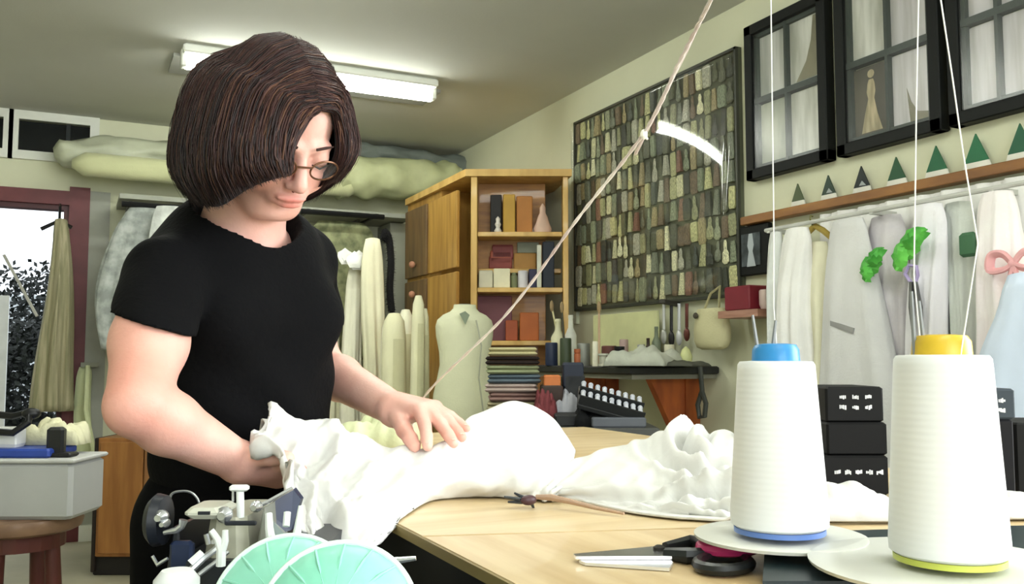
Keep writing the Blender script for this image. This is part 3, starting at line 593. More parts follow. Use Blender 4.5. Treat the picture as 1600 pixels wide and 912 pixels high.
# clutter along the bench, snapped to its top
def bpot(nm, lb, cat, x, y0, off, rp, c, **k): d = dB(x, off); return pot(nm, lb, cat, x, y0, 565, d, rp, c, on=ZB, **k)
CY = [(1, 0), (1, 1)]
def cyl_(r, t=.0): return [(r, 0), (r*1.02, .04), (r, .96), (r*.9, 1)]
def bot(r): return [(r, 0), (r*1.03, .05), (r*1.0, .6), (r*.45, .75), (r*.4, .93), (r*.45, .94), (r*.42, 1)]
bpot('spray_bottle', 'cream plastic bottle with a dark cap standing at the far left of the bench', 'bottle', 872, 498, .42, bot(11), 'ddd9b6')
bpot('spray_bottle', 'white bottle standing just left of the tan scissor handles', 'bottle', 892, 492, .3, bot(9), 'e5e7dc')
bpot('tool_pot', 'dark green pot crammed against the white bottle', 'pot', 884, 528, .5, cyl_(9), '39452f')
bpot('tool_pot', 'navy pot at the left end of the bench', 'pot', 862, 535, .46, cyl_(10), '1f2b48')
bpot('paint_tin', 'grey metal tin in front of the cream board', 'tin', 912, 536, .42, cyl_(10), '8b8d86', metal=.5)
bpot('glue_bottle', 'narrow white upright bottle standing clear at the front of the bench', 'bottle', 930, 533, .52, cyl_(4.5), 'e2dfc8')
bpot('tape_roll', 'red-brown roll lying behind the narrow white bottle', 'roll', 952, 540, .3, cyl_(12), '6b4038')
bpot('jar', 'squat black jar beside the red-brown roll', 'jar', 968, 541, .34, [(10, 0), (10, .7), (7, .8), (8, .85), (8, 1)], '1e1e20')
bpot('spray_can', 'tall green-grey can at the right of the cream board', 'can', 1026, 510, .12, bot(7), '76806a')
bpot('lamp_bulb', 'yellow-green rounded knob on the bench below the beige bag', 'knob', 1072, 541, .2, [(5, 0), (9, .25), (10, .5), (6, .85), (1, 1)], 'd2d69a')
bpot('beaker', 'squat cream beaker at the right end of the bench, before the ladles', 'beaker', 1046, 538, .1, cyl_(8), 'd6d3b8')
bpot('dark_bottle', 'small dark brown bottle between the cream board and the green-grey can', 'bottle', 1013, 528, .16, bot(6), '3a2c22')
bpot('tin', 'small silver tin standing before the dark brown bottle', 'tin', 1002, 538, .2, cyl_(6), 'a8aaa6', metal=.6)
bpot('jar', 'tiny orange-lidded jar left of the grey metal tin', 'jar', 903, 545, .45, [(6, 0), (6, .7), (5, .75), (6, .78), (6, 1)], 'b5643c')
bpot('pot', 'pale pink pot tucked behind the squat black jar', 'pot', 975, 530, .16, cyl_(7), 'b59a94')
bpot('reel', 'white reel at the front of the bench under the tall brush', 'reel', 942, 552, .48, [(9, 0), (9, .15), (6, .2), (6, .8), (9, .85), (9, 1)], 'cfcfc0')
def brush(nm, lb, x0, y0, x1, off, c, r=.006):
    d = dB(x1, off); p1 = P(x1, 560, d); p1.z = ZB; p0 = P(x0, y0, d-.02)
    T = thing(nm, lb, 'brush', p1); obj('handle', M().tube([p1, p0], [r, r*.8], 8), mat('m_'+c, c, rough=.5, var=.15), T, smooth=True)
    obj('tip', M().ball(p0, (r*1.8, r*1.8, .03), 8), mat('m_bristle', '9a8360'), T, smooth=True); return T
brush('brush', 'tan-tipped brush standing upright before the cream board', 936, 480, 936, .45, 'c9a98a')
brush('brush', 'thin dark brush leaning at the left of the swatch board foot', 878, 480, 884, .4, '4c4a3a')
brush('brush', 'pale stick standing between the cream bottle and white bottle', 862, 478, 880, .36, 'd7cda0')
# heap of grey cloth / papers on the bench
def heap(nm, lb, cat, x0, x1, y0, d, zb_, dep, mt, seed, rough=.25, ang=0, nx=26, ny=16, group=None):
    rg = random.Random(seed); a = P(x0, 560, d); b_ = P(x1, 560, d); wv = (b_-a).length; h = P(x0, y0, d).z-zb_; R = rotz(-YAW+ang); c = (a+b_)/2; c.z = zb_
    ph = [rg.uniform(0, 6) for _ in range(8)]; G = []
    for j in range(ny+1):
        row = []; vv = j/ny*2-1
        for i in range(nx+1):
            u = i/nx*2-1; e = max(0, 1-max(abs(u)**4, abs(vv)**4))**.6; n_ = math.sin(u*5+ph[0]+vv*3)*.5+math.sin(u*11-vv*4+ph[1])*.3+math.sin(vv*8+ph[2]+u*2)*.35+math.sin(u*19+vv*9+ph[3])*.15
            row.append(c+R @ V((u*wv/2*(1+.06*n_), (vv+1)*dep/2, .001+h*e*(.72+rough*n_))))
        G.append(row)
    return obj(nm, M().sheet(G, .004), mt, smooth=True, label=lb, cat=cat, group=group, angle=180)
heap('cloth_heap', 'crumpled pale grey cloth heap lying on the black bench top', 'cloth', 938, 1040, 538, dB(990, .5), ZB+.003, .3, cloth('grey_heap', 'b9bcae'), 3, ang=-.5)
heap('cloth_heap', 'flat dark crumpled cloth under the pale grey heap at the bench edge', 'cloth', 975, 1085, 562, dB(1030, .4), ZB+.002, .2, cloth('dark_heap', '55564c'), 4, ang=-.6)

# storage table beyond the cutting table: trays, thread rack, folded fabrics
tz_ = P(900, 668, 3.0).z
T = thing('storage_table', 'low dark-topped table beyond the cutting table, under the thread rack', 'table', P(920, 668, 3.3)-V((0, 0, P(920, 668, 3.3).z)))
p0, p1 = P(745, 668, 3.15), P(1045, 668, 3.15)
def camslab(x0, x1, d, dep, z0, z1_, ch=.004): 
    a = P(x0, 560, d); b_ = P(x1, 560, d); c = (a+b_)/2+Fv*dep/2; return M().box((c.x, c.y, (z0+z1_)/2), ((b_-a).length, dep, z1_-z0), CAMROT, ch=ch)
obj('table_top', camslab(735, 1030, 2.98, .75, tz_-.04, tz_), mat('dark_laminate', '4a4b48', rough=.5), T)
for x, dd in ((745, 3.02), (1015, 3.02), (760, 3.6), (1000, 3.6)): obj('leg', camslab(x-8, x+8, dd, .05, 0, tz_-.04), mat('leg_grey', '6c6a60', rough=.5), T)
obj('front_apron', camslab(742, 1024, 3.0, .02, tz_-.2, tz_-.04), mat('tan_apron', '9c8e68'), T)
# folded fabrics: stack of individually folded pieces
cols_ = [('7a8072', 'grey-green folded fabric at the bottom of the stack beside the dress form'), ('9a9274', 'khaki folded fabric, second from the bottom of the stack'), ('8b6f68', 'dusty brown folded fabric in the lower half of the stack'), ('b5a49c', 'pale pink folded fabric in the middle of the stack'), ('5d6a74', 'slate-blue folded fabric above the pale pink one'), ('8f9674', 'light olive folded fabric near the top of the stack'), ('2a2220', 'nearly black folded fabric under the topmost piece'), ('b0a880', 'topmost mustard folded fabric of the stack beside the dress form')]
zc = tz_
for k, (c, lb) in enumerate(cols_):
    hh = (P(800, 542, 3.4).z-tz_)/len(cols_)
    a = P(758+(k*7) % 5, 560, 3.35); b_ = P(848-(k*5) % 9, 560, 3.35); cc = (a+b_)/2+Fv*.15
    rr = hh*.48; mm = M(); G = []
    for i in range(13):          # folded layers: S-profile swept across
        pass
    mm.box((cc.x, cc.y, zc+hh*.27), ((b_-a).length, .28, hh*.44), CAMROT @ rotz((k % 3-1)*.04), ch=hh*.2); mm.box((cc.x, cc.y, zc+hh*.74), ((b_-a).length*.985, .27, hh*.44), CAMROT @ rotz((k % 3-1)*.05), ch=hh*.2)
    obj('folded_fabric', mm, cloth('fold_'+c, c), smooth=True, label=lb, cat='fabric', group='folded fabrics in the stack beside the dress form'); zc += hh
# thread rack: tilted board with rows of pale spools
ra_, rb_ = P(915, 640, 3.1), P(1002, 650, 3.05)
T = thing('thread_rack', 'tilted black rack holding rows of small pale grey thread spools', 'rack', P(955, 650, 3.1))
rbx, rby = P(903, 622, 3.12), P(1000, 648, 3.0)
ex = (P(1002, 638, 3.05)-P(908, 612, 3.05)).normalized(); ez = (P(915, 585, 3.2)-P(908, 612, 3.05)); ez = (ez-ex*ez.dot(ex)).normalized(); ey = ez.cross(ex); org = P(955, 625, 3.08); RM = Matrix((ex, ey, ez)).transposed()
obj('rack_board', M().box(org+ey*.02, (.225, .02, .16), RM, ch=.004), mat('rack_black', '202224', rough=.5), T)
for i in range(2):
    obj('rail', M().box(org+ez*(-.075+i*.078)-ey*.005, (.225, .03, .008), RM), mat('rack_black', '202224'), T)
    for j in range(9):
        c0 = org+ez*(-.070+i*.078)+ex*(-.1+j*.025)-ey*.006
        obj('thread_spool', M().lathe([(.010, 0), (.010, .004), (.006, .005), (.0085, .009), (.0075, .05), (.006, .054), (.009, .055), (.009, .06)], c0, 10, axis=ez), mat('spool_pale', 'c9ccd6' if True else '', rough=.6, var=.2), T, smooth=True)
obj('rack_foot', M().box(V((org.x, org.y, tz_))+ey*.04+Zv*.06, (.2, .02, .13), RM @ Matrix.Rotation(.3, 3, 'X')), mat('rack_black', '202224'), T)
item('tray', 'black tray full of dark odds on the low table, left of the thread rack', 'tray', 868, 925, 648, 664, 3.05, .22, '1c1d1e', on=tz_, taper=1.04)
item('flat_case', 'grey flat case at the front edge of the low table', 'case', 925, 1010, 652, 664, 3.0, .16, '5e626a', on=tz_)
heap('crumpled_paper', 'crumpled silvery paper on the low table left of the thread rack', 'paper', 868, 910, 606, 3.2, tz_+.002, .2, mat('silver_paper', 'a9abb4', rough=.5, var=.2, bump=.6, bscale=25), 9)
heap('red_cloth', 'dark pinkish-red cloth bunched beside the white mound', 'cloth', 835, 872, 608, 3.15, tz_+.002, .2, cloth('red_heap', '7c4044', var=.3), 12)
heap('black_cloth', 'black cloth bunched in front of the thread rack', 'cloth', 900, 955, 630, 3.02, tz_+.002, .2, cloth('black_heap', '18191a'), 13)
item('orange_crate', 'orange block with a dark lid on the stack of odds left of the rack', 'box', 850, 876, 586, 602, 3.3, .12, 'c4723c', on=tz_+.12)
item('brown_box', 'dark brown box carrying the orange block', 'box', 846, 880, 602, 640, 3.28, .16, '3a2a22', on=tz_)
item('navy_case', 'navy case leaning at the top of the fabric stack beside the bench', 'case', 880, 912, 566, 585, 3.32, .1, '1d2536', on=tz_+.12)
item('dark_box', 'dark grey box carrying the navy case', 'box', 882, 914, 585, 640, 3.32, .14, '26282a', on=tz_)
# ---------------------------------------------------------------- garments along the back wall
blk = mat('rail_black', '17181a', rough=.4, metal=.3)
def brail(xa, xb, ya, yb, Y, label):
    a, b_ = PY(xa, ya, Y), PY(xb, yb, Y); z = (a.z+b_.z)/2
    T = thing('hanging_rail', label, 'rail', (a.x, Y, z)); obj('rail_tube', M().tube([(a.x, Y, z), (b_.x, Y, z)], .018, 8), blk, T, smooth=True)
    for x in (a.x+.05, b_.x-.05): obj('bracket', hbox(M(), x-.01, x+.01, Y, YB, z, z+.02), blk, T)
    return a, b_, z
a, b_, zr1 = brail(190, 300, 319, 325, 5.88, 'black rail holding the grey netting, left of the woman')
net = mat('netting', 'b9beba', rough=.85, var=.35, scale=16, bump=.7, bscale=40, c2='8b918d')
def backhang(nm, lb, cat, x0, x1, xb0, xb1, y1, Y, z, mt, **k):
    a, b_ = PY(x0, 400, Y), PY(x1, 400, Y); c0, c1 = PY(xb0, y1, Y), PY(xb1, y1, Y); zb_ = PY((xb0+xb1)/2, y1, Y).z
    return drape(nm, lb, cat, V(((a.x+b_.x)/2, Y, z)), (1, 0, 0), b_.x-a.x, c1.x-c0.x, z-max(.03, zb_), k.pop('thick', .05), mt, **k)
backhang('netting_skirt', 'grey netting garment hanging behind her right shoulder, its left edge curving out', 'garment', 188, 262, 128, 252, 545, 5.86, zr1-.02, net, seed=21, n=9, flare=.5, curve=lambda t: 1+.3*math.sin(PI*t))
backhang('netting_skirt', 'second, paler netting garment between the first one and her sleeve', 'garment', 236, 300, 200, 310, 600, 5.72, zr1-.02, mat('netting_pale', 'd3d7d2', rough=.85, var=.3, scale=16, bump=.7, bscale=40), seed=22, n=8, flare=.6)
a, b_, zr2 = brail(470, 600, 330, 339, 5.86, 'black rail right of her head with cream gowns under it')
backhang('green_print_cloth', 'patterned grey-green cloth hanging directly under the black rail right of her head', 'cloth', 486, 584, 482, 590, 560, 6.05, zr2-.02, mat('green_print', 'a8ab82', c2='6f7556', rough=.9, scale=14), seed=23, n=6, thick=.03)
gown = cloth('gown_cream', 'f0edcf'); gown2 = cloth('gown_ivory', 'f4f2dd')
gd = 5.55
def gownat(nm, lb, x0, x1, xb0, xb1, y0, y1, Y, mt, **k):
    zt_ = PY((x0+x1)/2, y0, Y).z; return backhang(nm, lb, 'gown', x0, x1, xb0, xb1, y1, Y, zt_, mt, **k)
g1_ = gownat('cream_gown', 'cream gown nearest the woman, its top at her shoulder height', 500, 532, 506, 545, 428, 780, 5.85, gown, seed=24, n=6)
g2_ = gownat('cream_gown', 'slim cream gown with white rosettes at the neck, middle of the cream gowns', 540, 566, 534, 574, 418, 780, 5.62, gown2, seed=25, n=5)
g3_ = gownat('cream_gown', 'tall ivory gown just left of the black boa', 570, 600, 560, 608, 372, 780, 5.4, gown, seed=26, n=5, curve=lambda t: 1+.15*math.sin(t*9))
def bust_stand(x, y, Y, par):
    p = PY(x, y, Y); return obj('stand_pole', M().tube([(p.x, Y, 0.01), (p.x, Y, p.z)], .012, 8).lathe([(.15, 0), (.15, .02), (.02, .03)], (p.x, Y, 0), 18), mat('stand_black', '222222', metal=.3, rough=.4), par)
bust_stand(524, 440, 5.85, g1_); bust_stand(554, 430, 5.62, g2_); bust_stand(586, 384, 5.4, g3_)
T = thing('rosettes', 'cluster of white fabric rosettes at the neck of the middle cream gown', 'flowers', PY(551, 404, 5.5)); rg = random.Random(5)
for k in range(5):
    c0 = PY(551+rg.uniform(-12, 12), 402+rg.uniform(-9, 9), 5.5+.02*k)
    m = M()
    for q in range(3): m.lathe([(.012+.012*q, -.01+.004*q), (.03+.012*q, .004), (.034+.01*q, .018-.008*q)], c0, 12, axis=(.1*k-.2, -1, .2), mod=lambda a, t: 1+.12*math.sin(5*a))
    obj('rosette', m, mat('rosette_white', 'fbfbf6', rough=.8), T, smooth=True)
# feather boa
T = thing('feather_boa', 'fluffy black boa hanging beside the ivory gown', 'boa', PY(608, 490, 5.45)); pts = cr([tuple(PY(x, y, 5.42)) for x, y in ((600, 372), (602, 362), (608, 375), (611, 410), (609, 450), (612, 486))], 12)
m = M()
for p in pts:
    for q in range(34):
        u = V((rg.gauss(0, 1), rg.gauss(0, 1), rg.gauss(0, .8)-.5)).normalized(); L_ = rg.uniform(.02, .045); s_ = u.orthogonal().normalized()*.004
        c0 = V(p); m.add([c0-s_, c0+s_, c0+u*L_+V((0, 0, -.01))], [(0, 1, 2)])
obj('feathers', m, mat('boa_black', '0e0d0f', rough=.9), T, kind='stuff')
obj('core', M().tube([tuple(p) for p in pts], .022, 8), mat('boa_black', '0e0d0f', rough=.9), T, smooth=True)
# upright fabric rolls
rolls = [(616, 490, 40, 'ivory fabric roll standing at the left of the group, beside the grey pier', 616, 4.9), (634, 484, 28, 'cream fabric roll standing behind the tallest one', 636, 5.25), (654, 462, 22, 'tallest pointed cream fabric roll in front of the oak cupboard', 650, 4.7), (607, 500, 24, 'thin ivory roll standing nearest the cream gowns', 604, 5.0), (664, 482, 14, 'thin pale roll leaning on the right of the tallest one', 666, 4.75)]
for k, (x, y, wpx, lb, xb, d) in enumerate(rolls):
    p1 = P(x, y, d); p0 = P(xb, 560, d-.15); p0.z = .0; r = wpx*d/FPX/2
    T = thing('fabric_roll_upright', lb, 'roll', p0)
    n_ = 20; ax = (p1-p0); pts = [p0+ax*t for t in (0, .02, .4, .9, .97, 1)]
    obj('rolled_fabric', M().tube(pts, [r*.9, r, r*1.05, r*.95, r*.8, r*.45], n_), cloth('roll_ivory' if k % 2 else 'roll_cream', 'f1efd6' if k % 2 else 'e9e6c4'), T, smooth=True)
    G = [[p0+ax*t+Rv*(r*1.02*math.cos(a))-Fv*(r*1.04*math.sin(a)) for a in (.6, .9, 1.2, 1.5)] for t in (.02, .3, .6, .9)]
    obj('loose_edge', M().sheet(G, .006), cloth('roll_edge', 'd9d6b0'), T, smooth=True)
# dress form
def form():
    d = 4.3; c0 = P(726, 560, d); c0.z = 0; z = lambda y: P(726, y, d).z; s = d/FPX
    T = thing('dress_form', 'cream padded dress form with an open neck, in front of the oak cupboard', 'dress form', c0)
    pr = [(50, 665), (52, 640), (50, 615), (44, 590), (40, 570), (41, 550), (46, 525), (47, 510), (44, 500), (35, 492), (24, 487), (19, 482), (18, 476)]
    obj('torso', M().lathe([(r*s, z(y)) for r, y in pr], c0, 32, sq=.68, mod=lambda a, t: 1+.05*math.sin(2*a+.6)*math.sin(t*3)), cloth('form_cream', 'd9dabb'), T, smooth=True)
    obj('neck_hole_disc', M().lathe([(.0, z(474)), (.018*1.0, z(476)), (17*s, z(478)), (17*s, z(477)), (8*s, z(474.5))], c0, 24, sq=.68), mat('hole_shade', '4a524a', rough=.6), T, smooth=True)  # dark disc standing for the shaded hole of the open neck
    obj('neck_tab', M().poly([P(718, 490, d-.13), P(727, 507, d-.15), P(734, 492, d-.13), P(727, 486, d-.12)], tuple(-Fv), .004), mat('tab_green', '75806c'), T)
    obj('seam', M().tube([P(744, 500, d-.125), P(752, 540, d-.12), P(748, 590, d-.115), P(756, 650, d-.13)], .0035, 6), cloth('seam_grey', 'aaab97'), T, smooth=True)
    obj('pole', M().tube([c0, c0+Zv*z(662)], .018, 10), mat('pole_metal', '8a8a86', metal=.8, rough=.3), T, smooth=True)
    obj('base', M().lathe([(.2, 0), (.2, .02), (.03, .04)], c0, 24), mat('stand_black', '222222'), T, smooth=True)
form()

# ---------------------------------------------------------------- left side: garment in the doorway, stool, low cabinet
tan = mat('coat_tan', 'b4ab8d', rough=.9, c2='8c8a6a', scale=5, stretch=(9, 9, .4), bump=.3, bscale=60)
zt_ = PY(92, 342, 6.2).z
backhang('tan_coat', 'long tan coat hanging in the open doorway against the daylight', 'coat', 80, 106, 36, 108, 640, 6.2, zt_, tan, seed=31, n=7, flare=.9, thick=.07)
hk = PY(93, 342, 6.2); top = PY(93, 322, 6.3)
T = thing('coat_hanger', 'dark wire hanger carrying the tan coat in the doorway', 'hanger', hk)
obj('hook', M().tube([hk+V((0, 0, -.02)), V((hk.x, 6.2, dt-.04)), V((hk.x, 6.25, dt-.02)), V((hk.x, 6.33, dt-.03))], .008, 6), blk, T, smooth=True)
obj('hanger_bar', M().tube([hk+V((-.1, 0, -.07)), hk+V((0, 0, -.01)), hk+V((.07, 0, -.05))], .012, 6), blk, T, smooth=True)
# pale towel strips on the wall
backhang('pale_towel', 'pale green towel strip hanging on the wall between the doorway and her arm', 'towel', 128, 152, 122, 156, 780, 6.3, PY(138, 572, 6.3).z, cloth('towel', 'c3caa0'), seed=33, n=3, thick=.025)
obj('towel_hook', hbox(M(), PY(126, 570, 6.3).x, PY(154, 570, 6.3).x, 6.27, YB, PY(138, 572, 6.3).z-.005, PY(138, 566, 6.3).z), mat('hook_grey', '8f9184'), label='small grey peg strip holding the pale green towel', cat='peg strip')
m = M().tube([PY(137, 571, 6.27), PY(134, 640, 6.2), PY(146, 700, 6.2), PY(151, 775, 6.2)], .014, 6)
obj('pale_strap', m, cloth('strap_pale', 'dde3b8'), smooth=True, label='bright pale strap dangling in front of the green towel', cat='strap')
d = 4.85; zt_ = P(200, 684, d).z
T = thing('low_cabinet', 'low wooden cabinet with a black plinth behind her bent elbow', 'cabinet', P(200, 880, d)-V((0, 0, P(200, 880, d).z)))
def cslab(x0, x1, d, dep, z0, z1_, ch=.004): return camslab(x0, x1, d, dep, z0, z1_, ch)
wl = wood('walnut', 'a5713c', '86552a', (1, 1, .15), 14)
obj('body', cslab(158, 300, d, .5, .1, zt_), wl, T); obj('plinth', cslab(156, 302, d+.02, .46, 0, .1), mat('plinth_black', '1a1614'), T)
obj('side_edge', cslab(152, 158, d-.005, .5, .02, zt_), mat('edge_shadow', '241a14'), T)  # dark strip along the cabinet side: shadow put into the colour
for k, (x0, x1) in enumerate(((161, 228), (230, 297))): obj('door', cslab(x0, x1, d-.02, .02, .12, zt_-.02), wood('walnut%d' % k, ('a5703a', '9b6c42')[k], ('8a5a2c', '7d5532')[k], (1, 1, .12), 18), T)
# stool with case and tray
d = 2.85; c0 = P(40, 560, d); zs_ = P(40, 802, d).z; s = d/FPX
T = thing('stool', 'round wooden stool with four splayed legs at the lower left corner', 'stool', (c0.x, c0.y, 0))
ws = wood('stool', '8d6f55', '6c5040', (1, 1, 1), 8)
obj('seat', M().lathe([(80*s, zs_-.05), (88*s, zs_-.042), (91*s, zs_-.022), (88*s, zs_-.004), (78*s, zs_), (.01, zs_)], (c0.x, c0.y, 0), 36), ws, T, smooth=True)
red = wood('stool_red', '6a332c', '4f2520', (1, 1, .3), 8)
obj('ring', M().lathe([(60*s, zs_-.1), (66*s, zs_-.1), (66*s, zs_-.05), (60*s, zs_-.05)], (c0.x, c0.y, 0), 24), red, T)
for k in range(4):
    a = PI/4+k*PI/2+.3; q = V((math.cos(a), math.sin(a), 0)); b0 = V((c0.x, c0.y, 0))
    obj('leg', M().tube([b0+q*52*s+Zv*(zs_-.05), b0+q*62*s+Zv*.3, b0+q*74*s], [.022, .026, .018], 10), red, T, smooth=True)
    q2 = V((math.cos(a+PI/2), math.sin(a+PI/2), 0)); obj('stretcher', M().tube([b0+q*66*s+Zv*.2, b0+q2*66*s+Zv*.2], .01, 8), red, T, smooth=True)
case = thing('plastic_case', 'large pale grey plastic case standing on the stool', 'case', (c0.x, c0.y, zs_))
zc_ = P(60, 722, d-.1).z
obj('case_body', camslab(-40, 119, d-.12, .22, zs_, zc_, .012), mat('case_grey', 'b3b5b5', rough=.5, var=.06), case)
obj('lid_rim', camslab(-43, 122, d-.125, .23, zc_-.001, zc_+.012, .004), mat('case_light', 'c5c6c4', rough=.5), case)
blue = obj('blue_tray', camslab(-40, 82, d-.1, .18, zc_+.0125, zc_+.04, .006), mat('tray_blue', '2c479c', rough=.4), label='flat blue tray lying on the pale grey plastic case', cat='tray')
d_ = d-.06; zt2 = zc_+.04; zt3 = zc_+.0125
T = thing('tape_dispenser', 'small black tape dispenser standing upright at the right end of the grey case', 'dispenser', P(94, 690, d-.1))
c0_ = P(93, 560, d-.05); obj('dispenser_body', M().box((c0_.x, c0_.y, zt3+.045), (.05, .04, .09), CAMROT @ rotz(.2), ch=.008), mat('black_plastic', '151617', rough=.4), T)
obj('foot', M().box((c0_.x+.012, c0_.y-.01, zt3+.0065), (.09, .06, .013), CAMROT, ch=.004), mat('black_plastic', '151617'), T)
heap('cream_cloth', 'cream cloth folded on the blue tray behind the black cable', 'cloth', 34, 126, 652, d+.01, zt2, .1, cloth('cream_fold', 'dcd9b8'), 41)
item('white_dish', 'white oval dish on the left end of the blue tray', 'dish', -20, 26, 668, 680, d-.06, .06, 'e6e7e4', on=zt2)
m = M().tube([P(-20, 646, d-.02), P(20, 650, d-.02), P(48, 643, d-.03), P(44, 660, d-.06), P(20, 676, d-.08), P(-10, 674, d-.08)], .011, 8)
obj('black_cable', m, mat('black_plastic', '151617'), smooth=True, label='thick black cable curling over the white dish', cat='cable')
obj('cable_plug', M().ball(P(49, 646, d-.03), (.028, .02, .018), 12), mat('black_plastic', '151617'), smooth=True, label='black rounded plug at the end of the thick cable', cat='plug')

# ---------------------------------------------------------------- cutting table
TZ = .95; TX0, TX1 = .36, 1.35
ply = mat('ply_top', 'dac49c', c2='cab083', rough=.38, scale=5, stretch=(.6, 6, 1), spec=.4, coat=.15)
ct = thing('cutting_table', 'large tan wood-topped cutting table with a dark frame in the foreground', 'table', (.85, 1.2, 0))
s0, s1 = PZ(640, 838, TZ), PZ(1700, 806, TZ)           # seam between the two boards
sl = (s1.y-s0.y)/(s1.x-s0.x); ys = lambda x: s0.y+sl*(x-s0.x)
obj('top_board', M().poly([(TX0, ys(TX0)+.004, TZ-.012), (TX1, ys(TX1)+.004, TZ-.012), (TX1, 2.3, TZ-.012), (TX0, 2.3, TZ-.012)], (0, 0, 1), .012), ply, ct)
obj('top_board', M().poly([(TX0, .25, TZ-.0122), (TX1, .25, TZ-.0122), (TX1, ys(TX1)-.003, TZ-.0122), (TX0, ys(TX0)-.003, TZ-.0122)], (0, 0, 1), .012), mat('ply_near', 'd6bf96', c2='c2a679', rough=.4, scale=5, stretch=(6, .7, 1), coat=.15), ct)
obj('edge_strip', hbox(M(), TX0-.004, TX0, .25, 2.3, TZ-.0122, TZ-.001), mat('edge_band', '8b7a4c', rough=.5), ct)
dark = mat('dark_frame', '121213', rough=.5)
obj('frame_panel', hbox(M(), TX0+.003, TX0+.018, .28, 2.27, .1, TZ-.0125), dark, ct)
obj('frame_panel', hbox(M(), TX1-.03, TX1-.015, .28, 2.27, .6, TZ-.0125), dark, ct)
obj('frame_panel', hbox(M(), TX0+.03, TX1-.03, 2.25, 2.27, .6, TZ-.0125), dark, ct)
for x in (TX0+.06, TX1-.06):
    for y in (.32, 2.2): obj('leg', hbox(M(), x-.03, x+.03, y-.03, y+.03, 0, TZ-.0125), dark, ct)
heap('cream_scarf', 'cream and pale green cloth lying on the table between her arm and the white mound', 'cloth', 524, 640, 648, 1.95, TZ+.002, .35, cloth('scarf', 'e6e8c6', c2='c6cca0'), 51, rough=.3)
# scissors
T = thing('scissors', 'long-bladed scissors with pink and black handles on the near table board', 'scissors', PZ(1040, 872, TZ))
st = mat('blade_steel', 'd9dadc', metal=.9, rough=.2, var=.05)
def flatpoly(pts, z, h): return M().poly([(lambda q: (q.x, q.y, z))(PZ(x, y, TZ)) for x, y in pts], (0, 0, 1), h)
obj('blade', flatpoly([(896, 876), (1040, 862), (1052, 868), (1050, 880), (900, 880)], TZ+.004, .003), st, T)
obj('blade', flatpoly([(905, 880), (1042, 874), (1052, 884), (1046, 893), (914, 884)], TZ+.0005, .003), mat('blade_highlight', 'eceded', metal=.7, rough=.3), T)  # paler steel: the blade's highlight put into its colour
obj('pivot', M().lathe([(.006, 0), (.006, .003), (.003, .005)], PZ(1030, 870, TZ)+Zv*.007, 12), mat('pivot_dark', '33302c', metal=.5), T, smooth=True)
def loop(x0, x1, y0, y1, c, z, nm):
    pts = []
    for k in range(17):
        a = 2*PI*k/16; q = PZ((x0+x1)/2+(x1-x0)/2*math.cos(a), (y0+y1)/2+(y1-y0)/2*math.sin(a), TZ); pts.append((q.x, q.y, z))
    return obj(nm, M().tube(pts, .006, 8, cap=False), c, T, smooth=True)
bp_, pk_ = mat('grip_black', '1b1e1f', rough=.35), mat('grip_pink', 'c2356f', rough=.35)
q0 = [PZ(1040, 868, TZ)+Zv*.008, PZ(1080, 862, TZ)+Zv*.01, PZ(1104, 872, TZ)+Zv*.013]
obj('handle_shank', M().tube(q0, [.006, .008, .007], 8), bp_, T, smooth=True)
obj('handle_shank', M().tube([PZ(1040, 876, TZ)+Zv*.007, PZ(1074, 881, TZ)+Zv*.008, PZ(1102, 880, TZ)+Zv*.008], [.006, .008, .007], 8), bp_, T, smooth=True)
loop(1096, 1184, 866, 884, pk_, TZ+.014, 'handle_loop'); loop(1090, 1172, 880, 902, bp_, TZ+.0065, 'handle_loop')

# ---------------------------------------------------------------- spool stand and the two big cones
SZ = TZ+.022
sb = thing('spool_stand', 'dark low spool stand under the two white thread cones', 'stand', PZ(1300, 880, TZ))
m = M(); pts = [PZ(x, y, TZ) for x, y in ((1192, 935), (1196, 872), (1240, 852), (1700, 838), (1760, 935))]
obj('stand_base', m.poly([(p.x, p.y, TZ+.0005) for p in pts], (0, 0, 1), .014), mat('stand_teal', '16272b', rough=.4), sb)
tw = mat('cone_thread', 'dfe1e1', rough=.85, var=.02, bump=.0, spec=.2)
nt = tw.node_tree; wv_ = nt.nodes.new('ShaderNodeTexWave'); wv_.bands_direction = 'Z'; wv_.inputs['Scale'].default_value = 55; wv_.inputs['Distortion'].default_value = 1.2; wv_.inputs['Detail'].default_value = 2
tcn = nt.nodes.new('ShaderNodeTexCoord'); bpn = nt.nodes.new('ShaderNodeBump'); bpn.inputs['Strength'].default_value = .08; bpn.inputs['Distance'].default_value = .001
nt.links.new(tcn.outputs['Object'], wv_.inputs['Vector']); nt.links.new(wv_.outputs['Fac'], bpn.inputs['Height']); nt.links.new(bpn.outputs[0], nt.nodes['Principled BSDF'].inputs['Normal'])
thr = mat('thread_white', 'f4f4f0', rough=.7)
